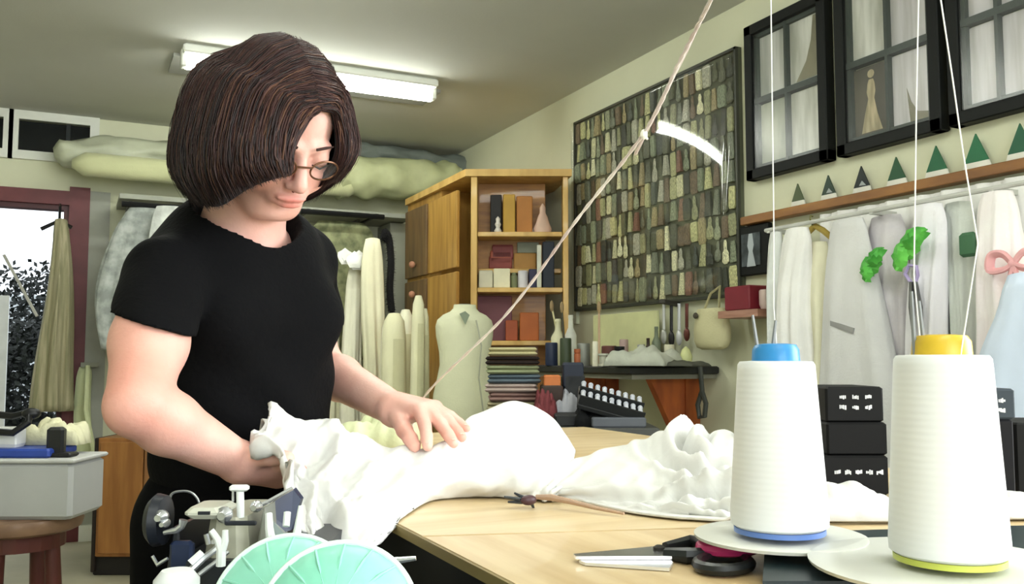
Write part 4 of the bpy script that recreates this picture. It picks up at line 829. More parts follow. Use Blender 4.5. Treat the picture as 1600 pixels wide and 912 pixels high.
def cone(xc, ybot, ytop, wb, wt, lb, corec, core2, dpl, plpx, lbp, pins):
    p = PZ(xc, ybot-wb*.04, SZ+.006); dd = (p-CAM).dot(Fv); s = dd/FPX; h = P(xc, ytop, dd).z-p.z; tilt = V((0, 0, 0))
    pl = obj('spool_plate', M().lathe([(.02, -.0005), (plpx*s*.6, .0), (plpx*s, .004), (plpx*s*1.01, .007), (plpx*s*.98, .008), (plpx*s*.6, .005), (.02, .0049)], (p.x, p.y, SZ-.003), 48), mat('plate_grey', 'd4d5cc', rough=.35, var=.05), sb, smooth=True)
    T = thing('thread_cone', lb, 'thread cone', p)
    r0, r1 = wb*s/2, wt*s/2
    obj('thread_body', M().lathe([(r0*.9, 0), (r0*.99, .003), (r0, .012), ((r0+r1)/2, h*.5), (r1, h-.01), (r1*.985, h-.003), (r1*.93, h), (r1*.45, h+.001)], p+Zv*.006, 64), tw, T, smooth=True)
    obj('cone_foot', M().lathe([(r0*.7, 0), (r0*.93, .001), (r0*.93, .006), (r0*.7, .0061)], p, 40), mat('foot_'+core2, core2, rough=.4), T, smooth=True)
    obj('core_cap', M().lathe([(r1*.62, h), (r1*.6, h+.012), (r1*.52, h+.017), (r1*.3, h+.018), (r1*.28, h+.01)], p+Zv*.006, 32), mat('core_'+corec, corec, rough=.35, var=.3), T, smooth=True)
    sw = obj('spool_post', M().tube([(p.x, p.y, TZ+.012), (p.x, p.y, p.z+h+.02)], .005, 8), mat('post_grey', '8b8e90', metal=.5, rough=.4), sb, smooth=True)
    for (ax, bx, ty) in pins:
        obj('guide_pin', M().tube([P(ax, ytop-6, dd), P((ax+bx)/2, (ytop+ty)/2, dd), P(bx, ty, dd)], [.0022, .002, .0015], 6), mat('pin_grey', '8d9092', metal=.4, rough=.4), T, smooth=True)
    return T, p, dd, h
c1, p1_, d1_, h1_ = cone(1218, 838, 574, 147, 118, 'left and farther white thread cone with a blue core', '3c9be0', '5f7fc0', 0, 128, '', ((1188, 1176, 492), (1204, 1212, 500)))
c2_, p2_, d2_, h2_ = cone(1483, 884, 566, 172, 142, 'right and nearer white thread cone with a yellow core', 'efc93a', 'c6cf5a', 0, 205, '', ((1430, 1424, 455), (1446, 1436, 470)))
def thread(lb, pts, r=.0007, nm='thread'): return obj(nm, M().tube(pts, r, 6), thr, smooth=True, label=lb, cat='thread')
def thr3(lb, tri, d0, d1): 
    n_ = len(tri); q = [P(x, y, d0+(d1-d0)*k/(n_-1)) for k, (x, y) in enumerate(tri)]; u = q[-1]-q[-2]; q.append(q[-1]+u*((ZC-.001-q[-1].z)/u.z)); return thread(lb, q)
thr3('vertical white thread rising from the left cone with the blue core', [(1215, 560), (1209, 480), (1209, 350), (1207, 200), (1204, -40)], d1_, d1_)
thr3('vertical white thread rising from the right cone with the yellow core', [(1440, 555), (1428, 430), (1430, 300), (1432, 150), (1436, -40)], d2_, d2_)
thr3('thin thread slanting from the top edge down across the gap between the two right frames', [(1500, 562), (1528, 380), (1505, 240), (1488, 120), (1464, -40)], d2_*.97, d2_*.97)
# long cord with a knot
cp = [P(1130, -40, .9)+(P(1130, -40, .9)-P(1108, 5, .95))*((ZC-.001-P(1130, -40, .9).z)/(P(1130, -40, .9)-P(1108, 5, .95)).z), P(1130, -40, .9), P(1108, 5, .95), P(1060, 100, 1.05), P(1006, 208, 1.15), P(900, 345, 1.35), P(790, 492, 1.55), P(664, 618, 1.8), P(640, 645, 1.86)]
cp[-1] = V((cp[-1].x, cp[-1].y, TZ+.035))
T = thing('twine_cord', 'long pale twisted cord running diagonally from the top edge down to the hand, knotted midway', 'cord', cp[-1])
for ph_ in (0, PI):
    path = cr([tuple(p) for p in cp], 26); out = []
    for k, p in enumerate(path):
        t = (V(path[min(k+1, len(path)-1)])-V(path[max(0, k-1)])).normalized(); a_ = t.cross(Fv).normalized(); b2 = t.cross(a_)
        an = k*.75+ph_; out.append(V(p)+a_*.001*math.cos(an)+b2*.001*math.sin(an))
    obj('strand', M().tube(out, .0017, 6), mat('cord_pale', 'f2ece4', rough=.7, c2='cbb9b4'), T, smooth=True)
kn = P(1006, 210, 1.148); obj('knot', M().ball(kn, (.005, .005, .007), 8).tube([kn, P(1012, 218, 1.148)], [.003, .0015], 6), mat('cord_knot', 'f0ede2'), T, smooth=True)
# black boxes with white print between and beside the cones
def prt(T, x0, x1, y0, y1, d, nx, rows, jit=3):
    rg = random.Random(int(x0+y0)); m = M()
    for r in range(rows):
        for k in range(nx):
            x = x0+(x1-x0)*(k+.5)/nx; y = y0+(y1-y0)*(r+.5)/rows
            for q in range(4):
                xx = x-4+q*2.6; pbox(m, xx, xx+rg.uniform(1.4, 2.6), y-rg.uniform(1.5, 4), y+rg.uniform(1.5, 4), d-.0006, .0005)
    obj('printed_text', m, mat('print_white', 'e3e5e6', rough=.6), T)
def bbox_(nm, lb, x0, x1, y0, y1, d, z0=None, c='09090a', pr=None, dep=.12):
    T = thing(nm, lb, 'box', P((x0+x1)/2, y1, d)); m = pbox(M(), x0, x1, y0, y1, d, dep, ch=.003)
    if z0 is not None:
        zb_ = min(v.z for v in m.v); zt_ = max(v.z for v in m.v)
        for v in m.v: v.z = z0+(v.z-zb_)*(zt_-z0)/(zt_-zb_)
    else: zt_ = max(v.z for v in m.v)
    obj('box_body', m, mat('bx_'+c, c, rough=.6, var=.2, spec=.2), T)
    if pr: prt(T, *pr[:4], d, pr[4], pr[5])
    return T, zt_
d = 1.33
_, z_ = bbox_('black_box', 'lowest black box of the left stack, with a row of white symbols', 1284, 1388, 712, 772, d, TZ, pr=(1300, 1382, 730, 745, 5, 1), dep=.14)
_, z_ = bbox_('black_box', 'middle black box of the left stack, plain and glossy', 1293, 1386, 660, 712, d+.005, z_, c='060607', dep=.13)
_, z_ = bbox_('black_box', 'topmost black box of the left stack, with two rows of white print', 1291, 1380, 604, 660, d+.01, z_, pr=(1306, 1366, 612, 644, 3, 2), dep=.12)
_, z_ = bbox_('black_box', 'tall black box standing behind the right thread cone', 1548, 1584, 655, 775, 1.3, TZ, c='0b0b10', dep=.12)
_, _z = bbox_('mesh_basket', 'dark grey patterned box on top of the tall black one', 1530, 1586, 607, 655, 1.3, z_, c='3b434b', pr=(1542, 1572, 618, 648, 2, 2), dep=.12)
p_ = (P(1684, 560, 1.4)); bbox_('black_box', 'wide black box at the right edge of the picture', 1590, 1690, 660, 775, 1.36, TZ, c='090909', dep=.12)
# ---------------------------------------------------------------- white cloth on the table
def clothgrid(rows, n, seed, amp, mask, mt, nm, lb, th=.003, folds=None, par=None, fine=False):
    R_ = [[np.array(P(*p)[:]) for p in r] for r in rows]
    rr = [cr(r, n) for r in R_]; G = np.array([cr([r[j] for r in rr], n) for j in range(len(rr[0]))]).transpose(1, 0, 2)
    nr, nc = G.shape[:2]; v, u = np.mgrid[0:nr, 0:nc].astype(float); v /= n; u /= n
    rg = np.random.default_rng(seed); H = np.zeros((nr, nc))
    if folds: H = folds(u, v)
    for k in range(7):
        a = rg.uniform(-.7, .7); fr = rg.uniform(1.6, 5.5); p1, p2 = rg.uniform(0, 6, 2)
        w_ = u*math.cos(a)*fr+v*math.sin(a)*fr*1.3+1.1*np.sin(u*1.1+v*.9+p2); s_ = np.sin(w_+p1)
        H += (.5-np.sqrt(s_*s_+.02))*rg.uniform(.3, 1)*.9*(6/(6+k))
    if fine:
        for k in range(9):
            a = rg.uniform(-1.3, 1.3); fr = rg.uniform(7, 16); p1, p2 = rg.uniform(0, 6, 2)
            s_ = np.sin(u*math.cos(a)*fr+v*math.sin(a)*fr+1.7*np.sin(u*1.9+v*1.4+p2)+p1); H += (.5-np.sqrt(s_*s_+.03))*.05*np.clip((5.2-u)/1.5, 0, 1)
    H *= amp*mask(u, v)
    du = np.gradient(G, axis=1); dv = np.gradient(G, axis=0); nn = np.cross(du, dv); nn /= np.linalg.norm(nn, axis=2, keepdims=True)+1e-9
    if (nn[nr//2, nc//2] @ np.array(Fv)) > 0: nn = -nn
    G = G+nn*H[..., None]
    ont = G[..., 0] > TX0; G[..., 2] = np.where(ont, np.maximum(G[..., 2], TZ+.004), G[..., 2])
    return obj(nm, M().sheet(G.tolist(), th), mt, par, smooth=True, label=lb, cat='cloth', angle=180)
sat = mat('cloth_white_satin', 'dcdcd9', rough=.6, var=.03, scale=6, bump=.2, bscale=60, spec=.3)
A_rows = [
 [(402, 690, 1.24), (430, 672, 1.26), (500, 690, 1.32), (560, 705, 1.36), (620, 718, 1.42), (690, 728, 1.48), (745, 738, 1.54), (800, 738, 1.58), (850, 736, 1.58), (885, 740, 1.50), (892, 752, 1.42)],
 [(410, 655, 1.20), (432, 631, 1.22), (500, 650, 1.26), (555, 668, 1.28), (620, 695, 1.30), (690, 692, 1.31), (742, 650, 1.41), (800, 630, 1.44), (855, 647, 1.44), (892, 692, 1.41), (898, 722, 1.38)],
 [(392, 674, 1.17), (425, 668, 1.17), (490, 692, 1.20), (550, 706, 1.21), (620, 722, 1.24), (690, 718, 1.27), (740, 690, 1.34), (800, 675, 1.37), (860, 690, 1.37), (890, 718, 1.36), (894, 738, 1.34)],
 [(396, 692, 1.14), (440, 708, 1.12), (478, 728, 1.10), (540, 742, 1.13), (620, 748, 1.18), (690, 745, 1.26), (745, 730, 1.29), (805, 722, 1.30), (860, 735, 1.30), (880, 750, 1.30), (882, 762, 1.29)],
 [(444, 716, 1.10), (460, 740, 1.06), (492, 765, 1.04), (545, 778, 1.05), (615, 772, 1.13), (680, 764, 1.26), (750, 759, 1.28), (805, 757, 1.28), (845, 765, 1.27), (860, 770, 1.26), (868, 776, 1.26)],
 [(454, 756, 1.03), (468, 785, .99), (502, 805, .98), (560, 815, 1.0), (630, 797, 1.14), (682, 779, 1.275), (750, 775, 1.30), (800, 777, 1.29), (838, 781, 1.27), (855, 782, 1.265), (866, 782, 1.265)],
 [(472, 822, .95), (486, 848, .92), (525, 856, .91), (575, 860, .94), (604, 846, 1.04), (676, 781, 1.28), (750, 777, 1.31), (800, 778, 1.30), (836, 782, 1.28), (852, 782, 1.275), (862, 782, 1.275)]]
def maskA(u, v):
    m1 = np.clip((4.6-u)/1.6, 0, 1); m2 = np.clip((v-.3)/1, 0, 1)
    pin = np.exp(-((u-9)**2/1.8+(v-5)**2/1.6))
    return (.16+1.0*m1*m2)+pin*.9
whitecloth = clothgrid(A_rows, 18, 5, .019, maskA, sat, 'white_cloth', fine=True, lb='big white cloth under both her hands, mounded at right and draped off the table', folds=lambda u, v: .6*np.sin(u*5.2+.8*np.sin(v*1.3))*np.clip((4.6-u)/2, 0, 1)*np.clip((v-2.5)/2, 0, 1)+.5*np.sin(14*np.arctan2(v-5.6, u-9.4))*np.exp(-((u-9.4)**2+(v-5.6)**2)/3))
B_rows = [
 [(885, 748, 1.45), (940, 735, 1.62), (1000, 728, 1.68), (1060, 725, 1.70), (1120, 725, 1.70), (1170, 730, 1.66), (1200, 745, 1.50)],
 [(880, 726, 1.36), (930, 706, 1.42), (985, 692, 1.46), (1040, 672, 1.48), (1100, 668, 1.48), (1150, 680, 1.45), (1190, 715, 1.40)],
 [(875, 745, 1.31), (925, 728, 1.33), (980, 715, 1.34), (1040, 705, 1.34), (1100, 705, 1.34), (1155, 715, 1.32), (1195, 740, 1.30)],
 [(868, 762, 1.28), (920, 755, 1.26), (980, 745, 1.25), (1040, 745, 1.24), (1100, 748, 1.22), (1155, 755, 1.21), (1195, 765, 1.22)],
 [(870, 772, 1.28), (920, 777, 1.25), (980, 784, 1.21), (1040, 788, 1.18), (1100, 790, 1.155), (1150, 790, 1.14), (1190, 790, 1.16)],
 [(880, 778, 1.285), (925, 788, 1.23), (985, 800, 1.167), (1045, 808, 1.13), (1100, 812, 1.112), (1145, 812, 1.112), (1185, 806, 1.14)]]
def foldB(u, v):
    r = np.sqrt(((u-5.2)/1.3)**2+(v-1.2)**2); s_ = np.sin(r*5.2+.6*np.sin(u*2)); a = s_*1.1*np.exp(-((r-1.3)/1.0)**2)
    def arc(cu, cv, r0, a0, a1, dp, w_):
        R_ = np.sqrt(((u-cu)*.62)**2+(v-cv)**2); th = np.arctan2(v-cv, -(u-cu)*.62); g_ = np.clip((th-a0)/.25, 0, 1)*np.clip((a1-th)/.25, 0, 1)
        return -dp*np.exp(-((R_-r0)/w_)**2)*g_+dp*.7*np.exp(-((R_-r0-w_*1.7)/w_)**2)*g_
    a = a*.5+arc(4.9, 1.7, .55, -.9, 1.9, 2.6, .09)+arc(4.9, 1.7, .95, -.9, 1.9, 2.8, .09)+arc(4.9, 1.5, 1.5, -.4, 2.1, 2.0, .12)+arc(5.2, 5.6, 2.3, -1.9, -.9, 3.0, .1)+arc(4.2, 7.5, 3.4, -2.0, -1.0, 1.8, .12)+arc(3.2, 7.5, 2.9, -2.0, -.9, 1.5, .1)
    return a+.55*np.sin(v*7+u*.9+1.2*np.sin(u*1.3))*np.clip((v-2.2)/1, 0, 1)
clothgrid(B_rows, 18, 9, .012, lambda u, v: .22+.6*np.clip((u-1.5)/2, 0, 1), sat, 'white_garment', 'rumpled white garment with deep curled folds heaped between the mound and the left thread cone', folds=foldB)
heap('folded_white_cloth', 'folded white cloth lying between the two thread cones in front of the black boxes', 'cloth', 1268, 1412, 762, 1.10, TZ+.003, .16, sat, 61, rough=.14)
heap('folded_white_cloth', 'folded white cloth at the right edge, right of the yellow-core thread cone', 'cloth', 1562, 1700, 786, 1.12, TZ+.003, .16, sat, 62, rough=.12)
# dark clip at the pinch and a brown strip painted as shading
T = thing('hair_clip', 'small dark spiky clip on the table where the white cloth is pinched', 'clip', PZ(820, 792, TZ))
for k, (x0, y0, x1, y1) in enumerate(((788, 776, 814, 780), (794, 784, 816, 784), (804, 770, 820, 778), (834, 794, 830, 784))):
    obj('prong', M().tube([P(x0, y0, 1.225), P(x1, y1, 1.215)], [.0015, .003], 6), mat('clip_dark', '3d444a', rough=.35, metal=.3), T, smooth=True)
obj('clip_body', M().ball(P(826, 781, 1.215), (.012, .008, .007), 10), mat('clip_brown', '4a3035', rough=.4), T, smooth=True)
obj('shading_band', M().tube([P(838, 776, 1.235), P(862, 777, 1.225), P(890, 783, 1.205), P(930, 793, 1.18), P(975, 802, 1.155)], [.0035, .005, .004, .003, .002], 8, flat=.8), cloth('shading_band', 'c0a48e'), smooth=True, label='thin brown strip painted as shading along the lower edge of the rumpled garment', cat='band')

# ---------------------------------------------------------------- sewing table, serger, mint spools
ST = .72
T = thing('sewing_table', 'dark low sewing table under the machine at the bottom left', 'table', (-.1, .62, 0))
obj('table_top', hbox(M(), -.55, .33, .12, 1.0, ST-.03, ST, ch=.004), mat('table_black', '1a1b1c', rough=.45), T)
for x in (-.5, .28):
    for y in (.17, .95): obj('leg', hbox(M(), x-.02, x+.02, y-.02, y+.02, 0, ST-.03), mat('leg_black', '222324', metal=.4), T)
mc, md, ms, mb = mat('machine_cream', 'b3b2a0', rough=.4, var=.2), mat('machine_dark', '1d2129', rough=.4, var=.4), mat('machine_steel', 'c6c9cb', rough=.25, metal=.8, var=.2), mat('machine_navy', '1d2a48', rough=.4, c2='131a2c')
mw = mat('machine_white', 'e6eae8', rough=.35)
c0 = P(350, 560, .84)
S_ = thing('serger', 'overlock sewing machine with pale grey body, steel levers and a white T-shaped post', 'sewing machine', (c0.x, c0.y, ST))
def z0box(x0, x1, y0, d, dep, mt, nm, zb_=ST, ch=.01, ang=0):
    m = pbox(M(), x0, x1, y0, y0+50, d, dep, ang, ch); za = min(v.z for v in m.v); zt_ = max(v.z for v in m.v)
    for v in m.v: v.z = zb_+(v.z-za)*(zt_-zb_)/(zt_-za)
    return obj(nm, m, mt, S_, smooth=True)
z0box(248, 500, 880, .80, .2, md, 'machine_base'); z0box(294, 398, 812, .812, .13, mc, 'machine_body', ST+.03, ch=.016)
z0box(246, 290, 826, .82, .12, md, 'motor_housing', ST+.05); z0box(392, 425, 795, .82, .08, mat('machine_grey', '84867c', rough=.4, var=.2), 'needle_housing', ST+.08)
obj('top_cover', pbox(M(), 286, 346, 794, 812, .806, .05, 0, .004), mat('cover_pale', 'c2c3b4', rough=.4), S_); obj('cover_slot', pbox(M(), 309, 328, 799, 804, .8052, .002), md, S_)
obj('cover_ridge', pbox(M(), 350, 400, 814, 821, .809, .004, 0, .001), md, S_)
obj('navy_panel', M().poly([P(410, 795, .85), P(458, 764, .88), P(470, 780, .88), P(455, 828, .87), P(440, 832, .86)], tuple(Fv), .012), mb, S_)
obj('panel_trim', M().tube([P(392, 796, .84), P(420, 783, .85), P(456, 763, .87)], .0022, 6), ms, S_, smooth=True)
obj('t_post', M().tube([P(376, 808, .83), P(375, 764, .83)], .0036, 10).box(P(374, 762, .83), (.0165, .010, .0055), CAMROT, ch=.0015), mw, S_, smooth=True)
obj('t_post_guard', M().tube([P(364, 766, .83), P(364, 783, .83)], .0012, 6), ms, S_)
obj('wire_loop', M().tube(cr([tuple(P(x, y, .85)) for x, y in ((264, 792), (268, 772), (285, 767), (300, 770), (310, 782), (312, 800))], 5), .0012, 6), ms, S_, smooth=True)
obj('hand_wheel', M().lathe([(.012, 0), (.022, .002), (.024, .01), (.018, .016), (.006, .018)], P(262, 812, .83), 20, axis=-Rv), md, S_, smooth=True)
for x, y, r in ((254, 806, .006), (260, 816, .004), (352, 803, .007), (402, 790, .005), (340, 842, .004)):
    obj('tension_knob', M().lathe([(r, 0), (r*1.05, .004), (r*.8, .006), (r*.5, .012), (.001, .012)], P(x, y, .815), 14, axis=-Fv), ms, S_, smooth=True)
obj('lever', M().tube([P(256, 832, .81), P(276, 828, .81), P(284, 822, .81), P(287, 812, .81)], [.002, .003, .003, .004], 8), ms, S_, smooth=True)
obj('lever', M().tube([P(238, 868, .8), P(246, 882, .8), P(262, 872, .8)], [.0015, .002, .0015], 6), ms, S_, smooth=True)
obj('looper_rod', M().tube([P(292, 896, .78), P(318, 872, .79), P(344, 852, .8)], [.0035, .003, .003], 8), ms, S_, smooth=True)
obj('looper_rod', M().tube([P(310, 898, .78), P(334, 880, .79), P(356, 862, .8)], [.002, .002, .002], 8), ms, S_, smooth=True)
obj('looper_rod', M().tube([P(298, 880, .785), P(316, 862, .79)], [.004, .003], 8), mw, S_, smooth=True)
obj('thread_fork', M().tube([P(345, 884, .77), P(346, 858, .77), P(340, 842, .77), P(330, 828, .77)], [.004, .004, .003, .0025], 8).tube([P(346, 860, .77), P(352, 845, .77), P(352, 828, .77)], [.004, .003, .0025], 8), mw, S_, smooth=True)
obj('thread_fork', M().tube([P(326, 850, .775), P(322, 834, .775)], .0022, 8), ms, S_, smooth=True)
obj('guide_fork', M().tube([P(420, 802, .76), P(421, 825, .755), P(425, 850, .75)], [.003, .0035, .004], 8).tube([P(425, 850, .75), P(447, 850, .75), P(462, 846, .75)], .0035, 8).tube([P(462, 846, .75), P(466, 820, .755), P(470, 790, .76)], [.004, .003, .002], 8), mw, S_, smooth=True)
obj('guide_plate', M().poly([P(424, 812, .765), P(446, 832, .765), P(461, 836, .765), P(460, 850, .755), P(426, 850, .755)], tuple(Fv), .002), mat('clear_grey', '8e9a98', rough=.2), S_)
obj('guide_pin', M().tube([P(447, 822, .76), P(449, 800, .765)], [.003, .003], 8), mw, S_, smooth=True)
obj('front_panel', pbox(M(), 262, 300, 846, 912, .81, .01, 0, .003), mb, S_)
mint = mat('mint_thread', '6fc3a0', rough=.4, c2='9fe0cf', scale=4, bump=.15, bscale=30, spec=.5)
mint2 = mat('mint_thread_pale', 'a6e2d0', rough=.4, c2='74c8aa', scale=4, bump=.15, bscale=30)
rimm = mat('mint_rim', 'dff5ea', rough=.3)
def reel(x, y, rpx, d, lb, mt, ax):
    c0 = P(x, y, d); r = rpx*d/FPX; ax = V(ax).normalized(); T = thing('thread_reel', lb, 'thread reel', V((c0.x, c0.y, c0.z-r)), 'mint reels at the bottom of the picture')
    obj('reel_face', M().lathe([(r*.98, -.03), (r*.99, 0), (r*.96, .003), (r*.8, .010), (r*.55, .017), (r*.3, .021), (r*.12, .022)], c0, 72, axis=ax, mod=lambda a, t: 1+.006*math.sin(24*a)*(t > .2)), mt, T, smooth=True)
    q = ax.to_track_quat('Z', 'Y').to_matrix()
    obj('rim', M().tube([c0+ax*.001+q @ V((r*math.cos(2*PI*k/64), r*math.sin(2*PI*k/64), 0)) for k in range(65)], .0022, 8, cap=False), rimm, T, smooth=True)
    obj('hub', M().lathe([(.012, .018), (.012, .026), (.007, .028), (.004, .024)], c0, 20, axis=ax), rimm, T, smooth=True)
    for k in range(16):
        a = 2*PI*k/16; obj('rib', M().tube([c0+ax*.0215+q @ V((.013*math.cos(a), .013*math.sin(a), 0)), c0+ax*.0125+q @ V((r*.74*math.cos(a), r*.74*math.sin(a), 0)), c0+ax*.003+q @ V((r*.96*math.cos(a), r*.96*math.sin(a), 0))], [.001, .0012, .001], 5), mt, T, smooth=True)
    return T, c0, r
rax = tuple(-Fv+Zv*.55)
_, ra1, rr1 = reel(445, 950, 112, .70, 'rear left mint green thread reel with a pale rim in front of the machine', mint, rax)
_, ra2, rr2 = reel(527, 972, 122, .62, 'front right pale mint thread reel overlapping the other one', mint2, rax)
T = thing('reel_stand', 'dark stand carrying the two mint thread reels', 'stand', V((ra2.x, ra2.y, ST)))
for c_, r_ in ((ra1, rr1), (ra2, rr2)): obj('axle', M().tube([V((c_.x, c_.y, ST))+Fv*.0, c_-V((0, 0, r_*.0))-Fv*-.02], .006, 8), md, T)
obj('stand_foot', hbox(M(), ra1.x-.08, ra2.x+.08, min(ra1.y, ra2.y)-.06, max(ra1.y, ra2.y)+.06, ST, ST+.015), md, T)
wb_ = P(276, 912, .74); T = thing('small_spool', 'small white thread spool at the bottom edge, left of the mint reels', 'thread spool', V((wb_.x, wb_.y, ST)))
obj('spool_thread', M().lathe([(.012, ST), (.018, ST+.005), (.018, P(276, 897, .74).z-.004), (.012, P(276, 890, .74).z), (.006, P(276, 889, .74).z)], (wb_.x, wb_.y, 0), 24), tw, T, smooth=True)
T = thing('thin_lever', 'thin steel presser lever poking out right of the mint reels', 'lever', P(640, 876, .8))
obj('rod', M().tube([P(595, 878, .74), P(618, 876, .74), P(650, 872, .74)], [.002, .003, .0018], 8), ms, T, smooth=True)
# ---------------------------------------------------------------- the woman (signed-distance body, meshed with surface nets)
class SDF:
    def __init__(s, lo, hi, h):
        s.h = h; s.lo = np.array(lo, np.float32); n = np.ceil((np.array(hi)-np.array(lo))/h).astype(int)+1
        s.ax = [s.lo[i]+np.arange(n[i], dtype=np.float32)*h for i in range(3)]; s.D = np.full(tuple(n), .08, np.float32)
    def _sl(s, lo, hi):
        sl = []
        for i in range(3):
            a = max(0, int((lo[i]-s.lo[i])/s.h)); b = min(len(s.ax[i]), int((hi[i]-s.lo[i])/s.h)+2); sl.append(slice(a, max(a, b)))
        return tuple(sl)
    def _g(s, sl): return np.meshgrid(*[s.ax[i][sl[i]] for i in range(3)], indexing='ij')
    def _mix(s, sl, d, k, sub):
        A_ = s.D[sl]
        if sub:
            d = -d; h = np.clip(.5-.5*(A_-d)/k, 0, 1) if k else 0
            s.D[sl] = A_*(1-h)+d*h+k*h*(1-h)
        else:
            h = np.clip(.5+.5*(A_-d)/k, 0, 1); s.D[sl] = A_*(1-h)+d*h-k*h*(1-h)
    def cone(s, a, b, r0, r1, k=.01, sub=False, cap=None):
        a, b = np.array(a, np.float32), np.array(b, np.float32); m_ = max(r0, r1)+k+.03
        sl = s._sl(np.minimum(a, b)-m_, np.maximum(a, b)+m_); X, Y, Z = s._g(sl)
        if X.size == 0: return s
        ab = b-a; l2 = float(ab @ ab)+1e-9; t = np.clip(((X-a[0])*ab[0]+(Y-a[1])*ab[1]+(Z-a[2])*ab[2])/l2, 0, 1)
        d = np.sqrt((X-a[0]-t*ab[0])**2+(Y-a[1]-t*ab[1])**2+(Z-a[2]-t*ab[2])**2)-(r0+(r1-r0)*t)
        if cap: d = np.maximum(d, ((X-cap[0].x)*cap[1].x+(Y-cap[0].y)*cap[1].y+(Z-cap[0].z)*cap[1].z).astype(np.float32))
        s._mix(sl, d, k, sub); return s
    def chain(s, pts, rs, k=.01):
        for i in range(len(pts)-1): s.cone(pts[i], pts[i+1], rs[i], rs[i+1], k)
        return s
    def ell(s, c, r, k=.01, R=None, sub=False):      # R columns = axes
        c = np.array(c, np.float32); r = np.array(r, np.float32); m_ = float(r.max())+k+.03; sl = s._sl(c-m_, c+m_); X, Y, Z = s._g(sl)
        if X.size == 0: return s
        R = np.eye(3) if R is None else np.array(R, np.float32); q = [X-c[0], Y-c[1], Z-c[2]]
        p = [q[0]*R[0][i]+q[1]*R[1][i]+q[2]*R[2][i] for i in range(3)]
        k0 = np.sqrt(sum((p[i]/r[i])**2 for i in range(3)))+1e-6; k1 = np.sqrt(sum((p[i]/r[i]**2)**2 for i in range(3)))+1e-6
        s._mix(sl, k0*(k0-1)/k1, k, sub); return s
    def plane(s, c, n, lo=None, hi=None):            # keep the side where dot(p-c,n)<0 inside a region
        c = np.array(c); n = np.array(n)/np.linalg.norm(n); sl = s._sl(lo, hi) if lo is not None else (slice(None),)*3; X, Y, Z = s._g(sl)
        s.D[sl] = np.maximum(s.D[sl], ((X-c[0])*n[0]+(Y-c[1])*n[1]+(Z-c[2])*n[2]).astype(np.float32)); return s
    def disp(s, fn):
        sl = (slice(None),)*3; X, Y, Z = s._g(sl); near = np.abs(s.D) < .03; s.D[near] += fn(X[near], Y[near], Z[near]); return s
    def mesh(s):
        D = s.D; D[0], D[-1], D[:, 0], D[:, -1], D[:, :, 0], D[:, :, -1] = .05, .05, .05, .05, .05, .05; ins = D < 0; n = np.array(D.shape)-1
        c8 = [(i, j, k) for i in (0, 1) for j in (0, 1) for k in (0, 1)]
        cnt = sum(ins[i:n[0]+i, j:n[1]+j, k:n[2]+k].astype(np.int8) for i, j, k in c8); act = np.argwhere((cnt > 0) & (cnt < 8))
        idx = -np.ones(tuple(n), np.int32); idx[tuple(act.T)] = np.arange(len(act)); pos = np.zeros((len(act), 3)); num = np.zeros(len(act))
        for e in range(3):
            for a in (0, 1):
                for b in (0, 1):
                    o = [a, b]; o.insert(e, 0); o0 = np.array(o); o1 = o0.copy(); o1[e] = 1
                    d0 = D[tuple((act+o0).T)]; d1 = D[tuple((act+o1).T)]; cz = (d0 < 0) != (d1 < 0); t = np.where(cz, d0/(d0-d1+1e-12), 0)
                    p = o0+t[:, None]*(o1-o0); pos[cz] += p[cz]; num[cz] += 1
        pos /= num[:, None]; vs = (pos+act)*s.h+s.lo; fs = []
        for e in range(3):
            sl0 = [slice(None)]*3; sl1 = [slice(None)]*3; sl0[e] = slice(0, -1); sl1[e] = slice(1, None)
            ed = np.argwhere(ins[tuple(sl0)] != ins[tuple(sl1)]); u, w_ = [(1, 2), (2, 0), (0, 1)][e]
            ed = ed[(ed[:, u] > 0) & (ed[:, w_] > 0) & (ed[:, u] < n[u]) & (ed[:, w_] < n[w_]) & (ed[:, e] < n[e])]
            U = np.zeros(3, int); U[u] = 1; W = np.zeros(3, int); W[w_] = 1
            q = np.stack([idx[tuple((ed-U-W).T)], idx[tuple((ed-W).T)], idx[tuple(ed.T)], idx[tuple((ed-U).T)]], 1)
            fl = ~ins[tuple(ed.T)]; q[fl] = q[fl][:, ::-1]; fs.append(q)
        return vs, np.concatenate(fs)
def sdf_obj(nm, s, mt, parent, cols=None, smooth_it=2):
    vs, fs = s.mesh(); loc = np.array(wloc(parent)); me = bpy.data.meshes.new(nm)
    e = np.concatenate([fs[:, [0, 1]], fs[:, [1, 2]], fs[:, [2, 3]], fs[:, [3, 0]]])
    for _ in range(smooth_it):                        # light Laplacian smoothing
        acc = np.zeros_like(vs); cn = np.zeros(len(vs)); np.add.at(acc, e[:, 0], vs[e[:, 1]]); np.add.at(acc, e[:, 1], vs[e[:, 0]])
        np.add.at(cn, e[:, 0], 1); np.add.at(cn, e[:, 1], 1); vs = vs*.5+.5*acc/np.maximum(cn, 1)[:, None]
    me.vertices.add(len(vs)); me.vertices.foreach_set('co', (vs-loc).ravel()); me.loops.add(fs.size); me.loops.foreach_set('vertex_index', fs.ravel().astype(np.int32))
    me.polygons.add(len(fs)); me.polygons.foreach_set('loop_start', np.arange(0, fs.size, 4, dtype=np.int32)); me.polygons.foreach_set('loop_total', np.full(len(fs), 4, np.int32))
    me.update(calc_edges=True); me.polygons.foreach_set('use_smooth', np.ones(len(fs), bool)); me.materials.append(mt); me.validate()
    if cols is not None:
        at = me.color_attributes.new('tint', 'FLOAT_COLOR', 'POINT'); c = np.ones((len(vs), 4)); c[:, :3] = cols(vs); at.data.foreach_set('color', c.ravel())
    o = bpy.data.objects.new(nm, me); COL.objects.link(o); o.parent = parent; return o
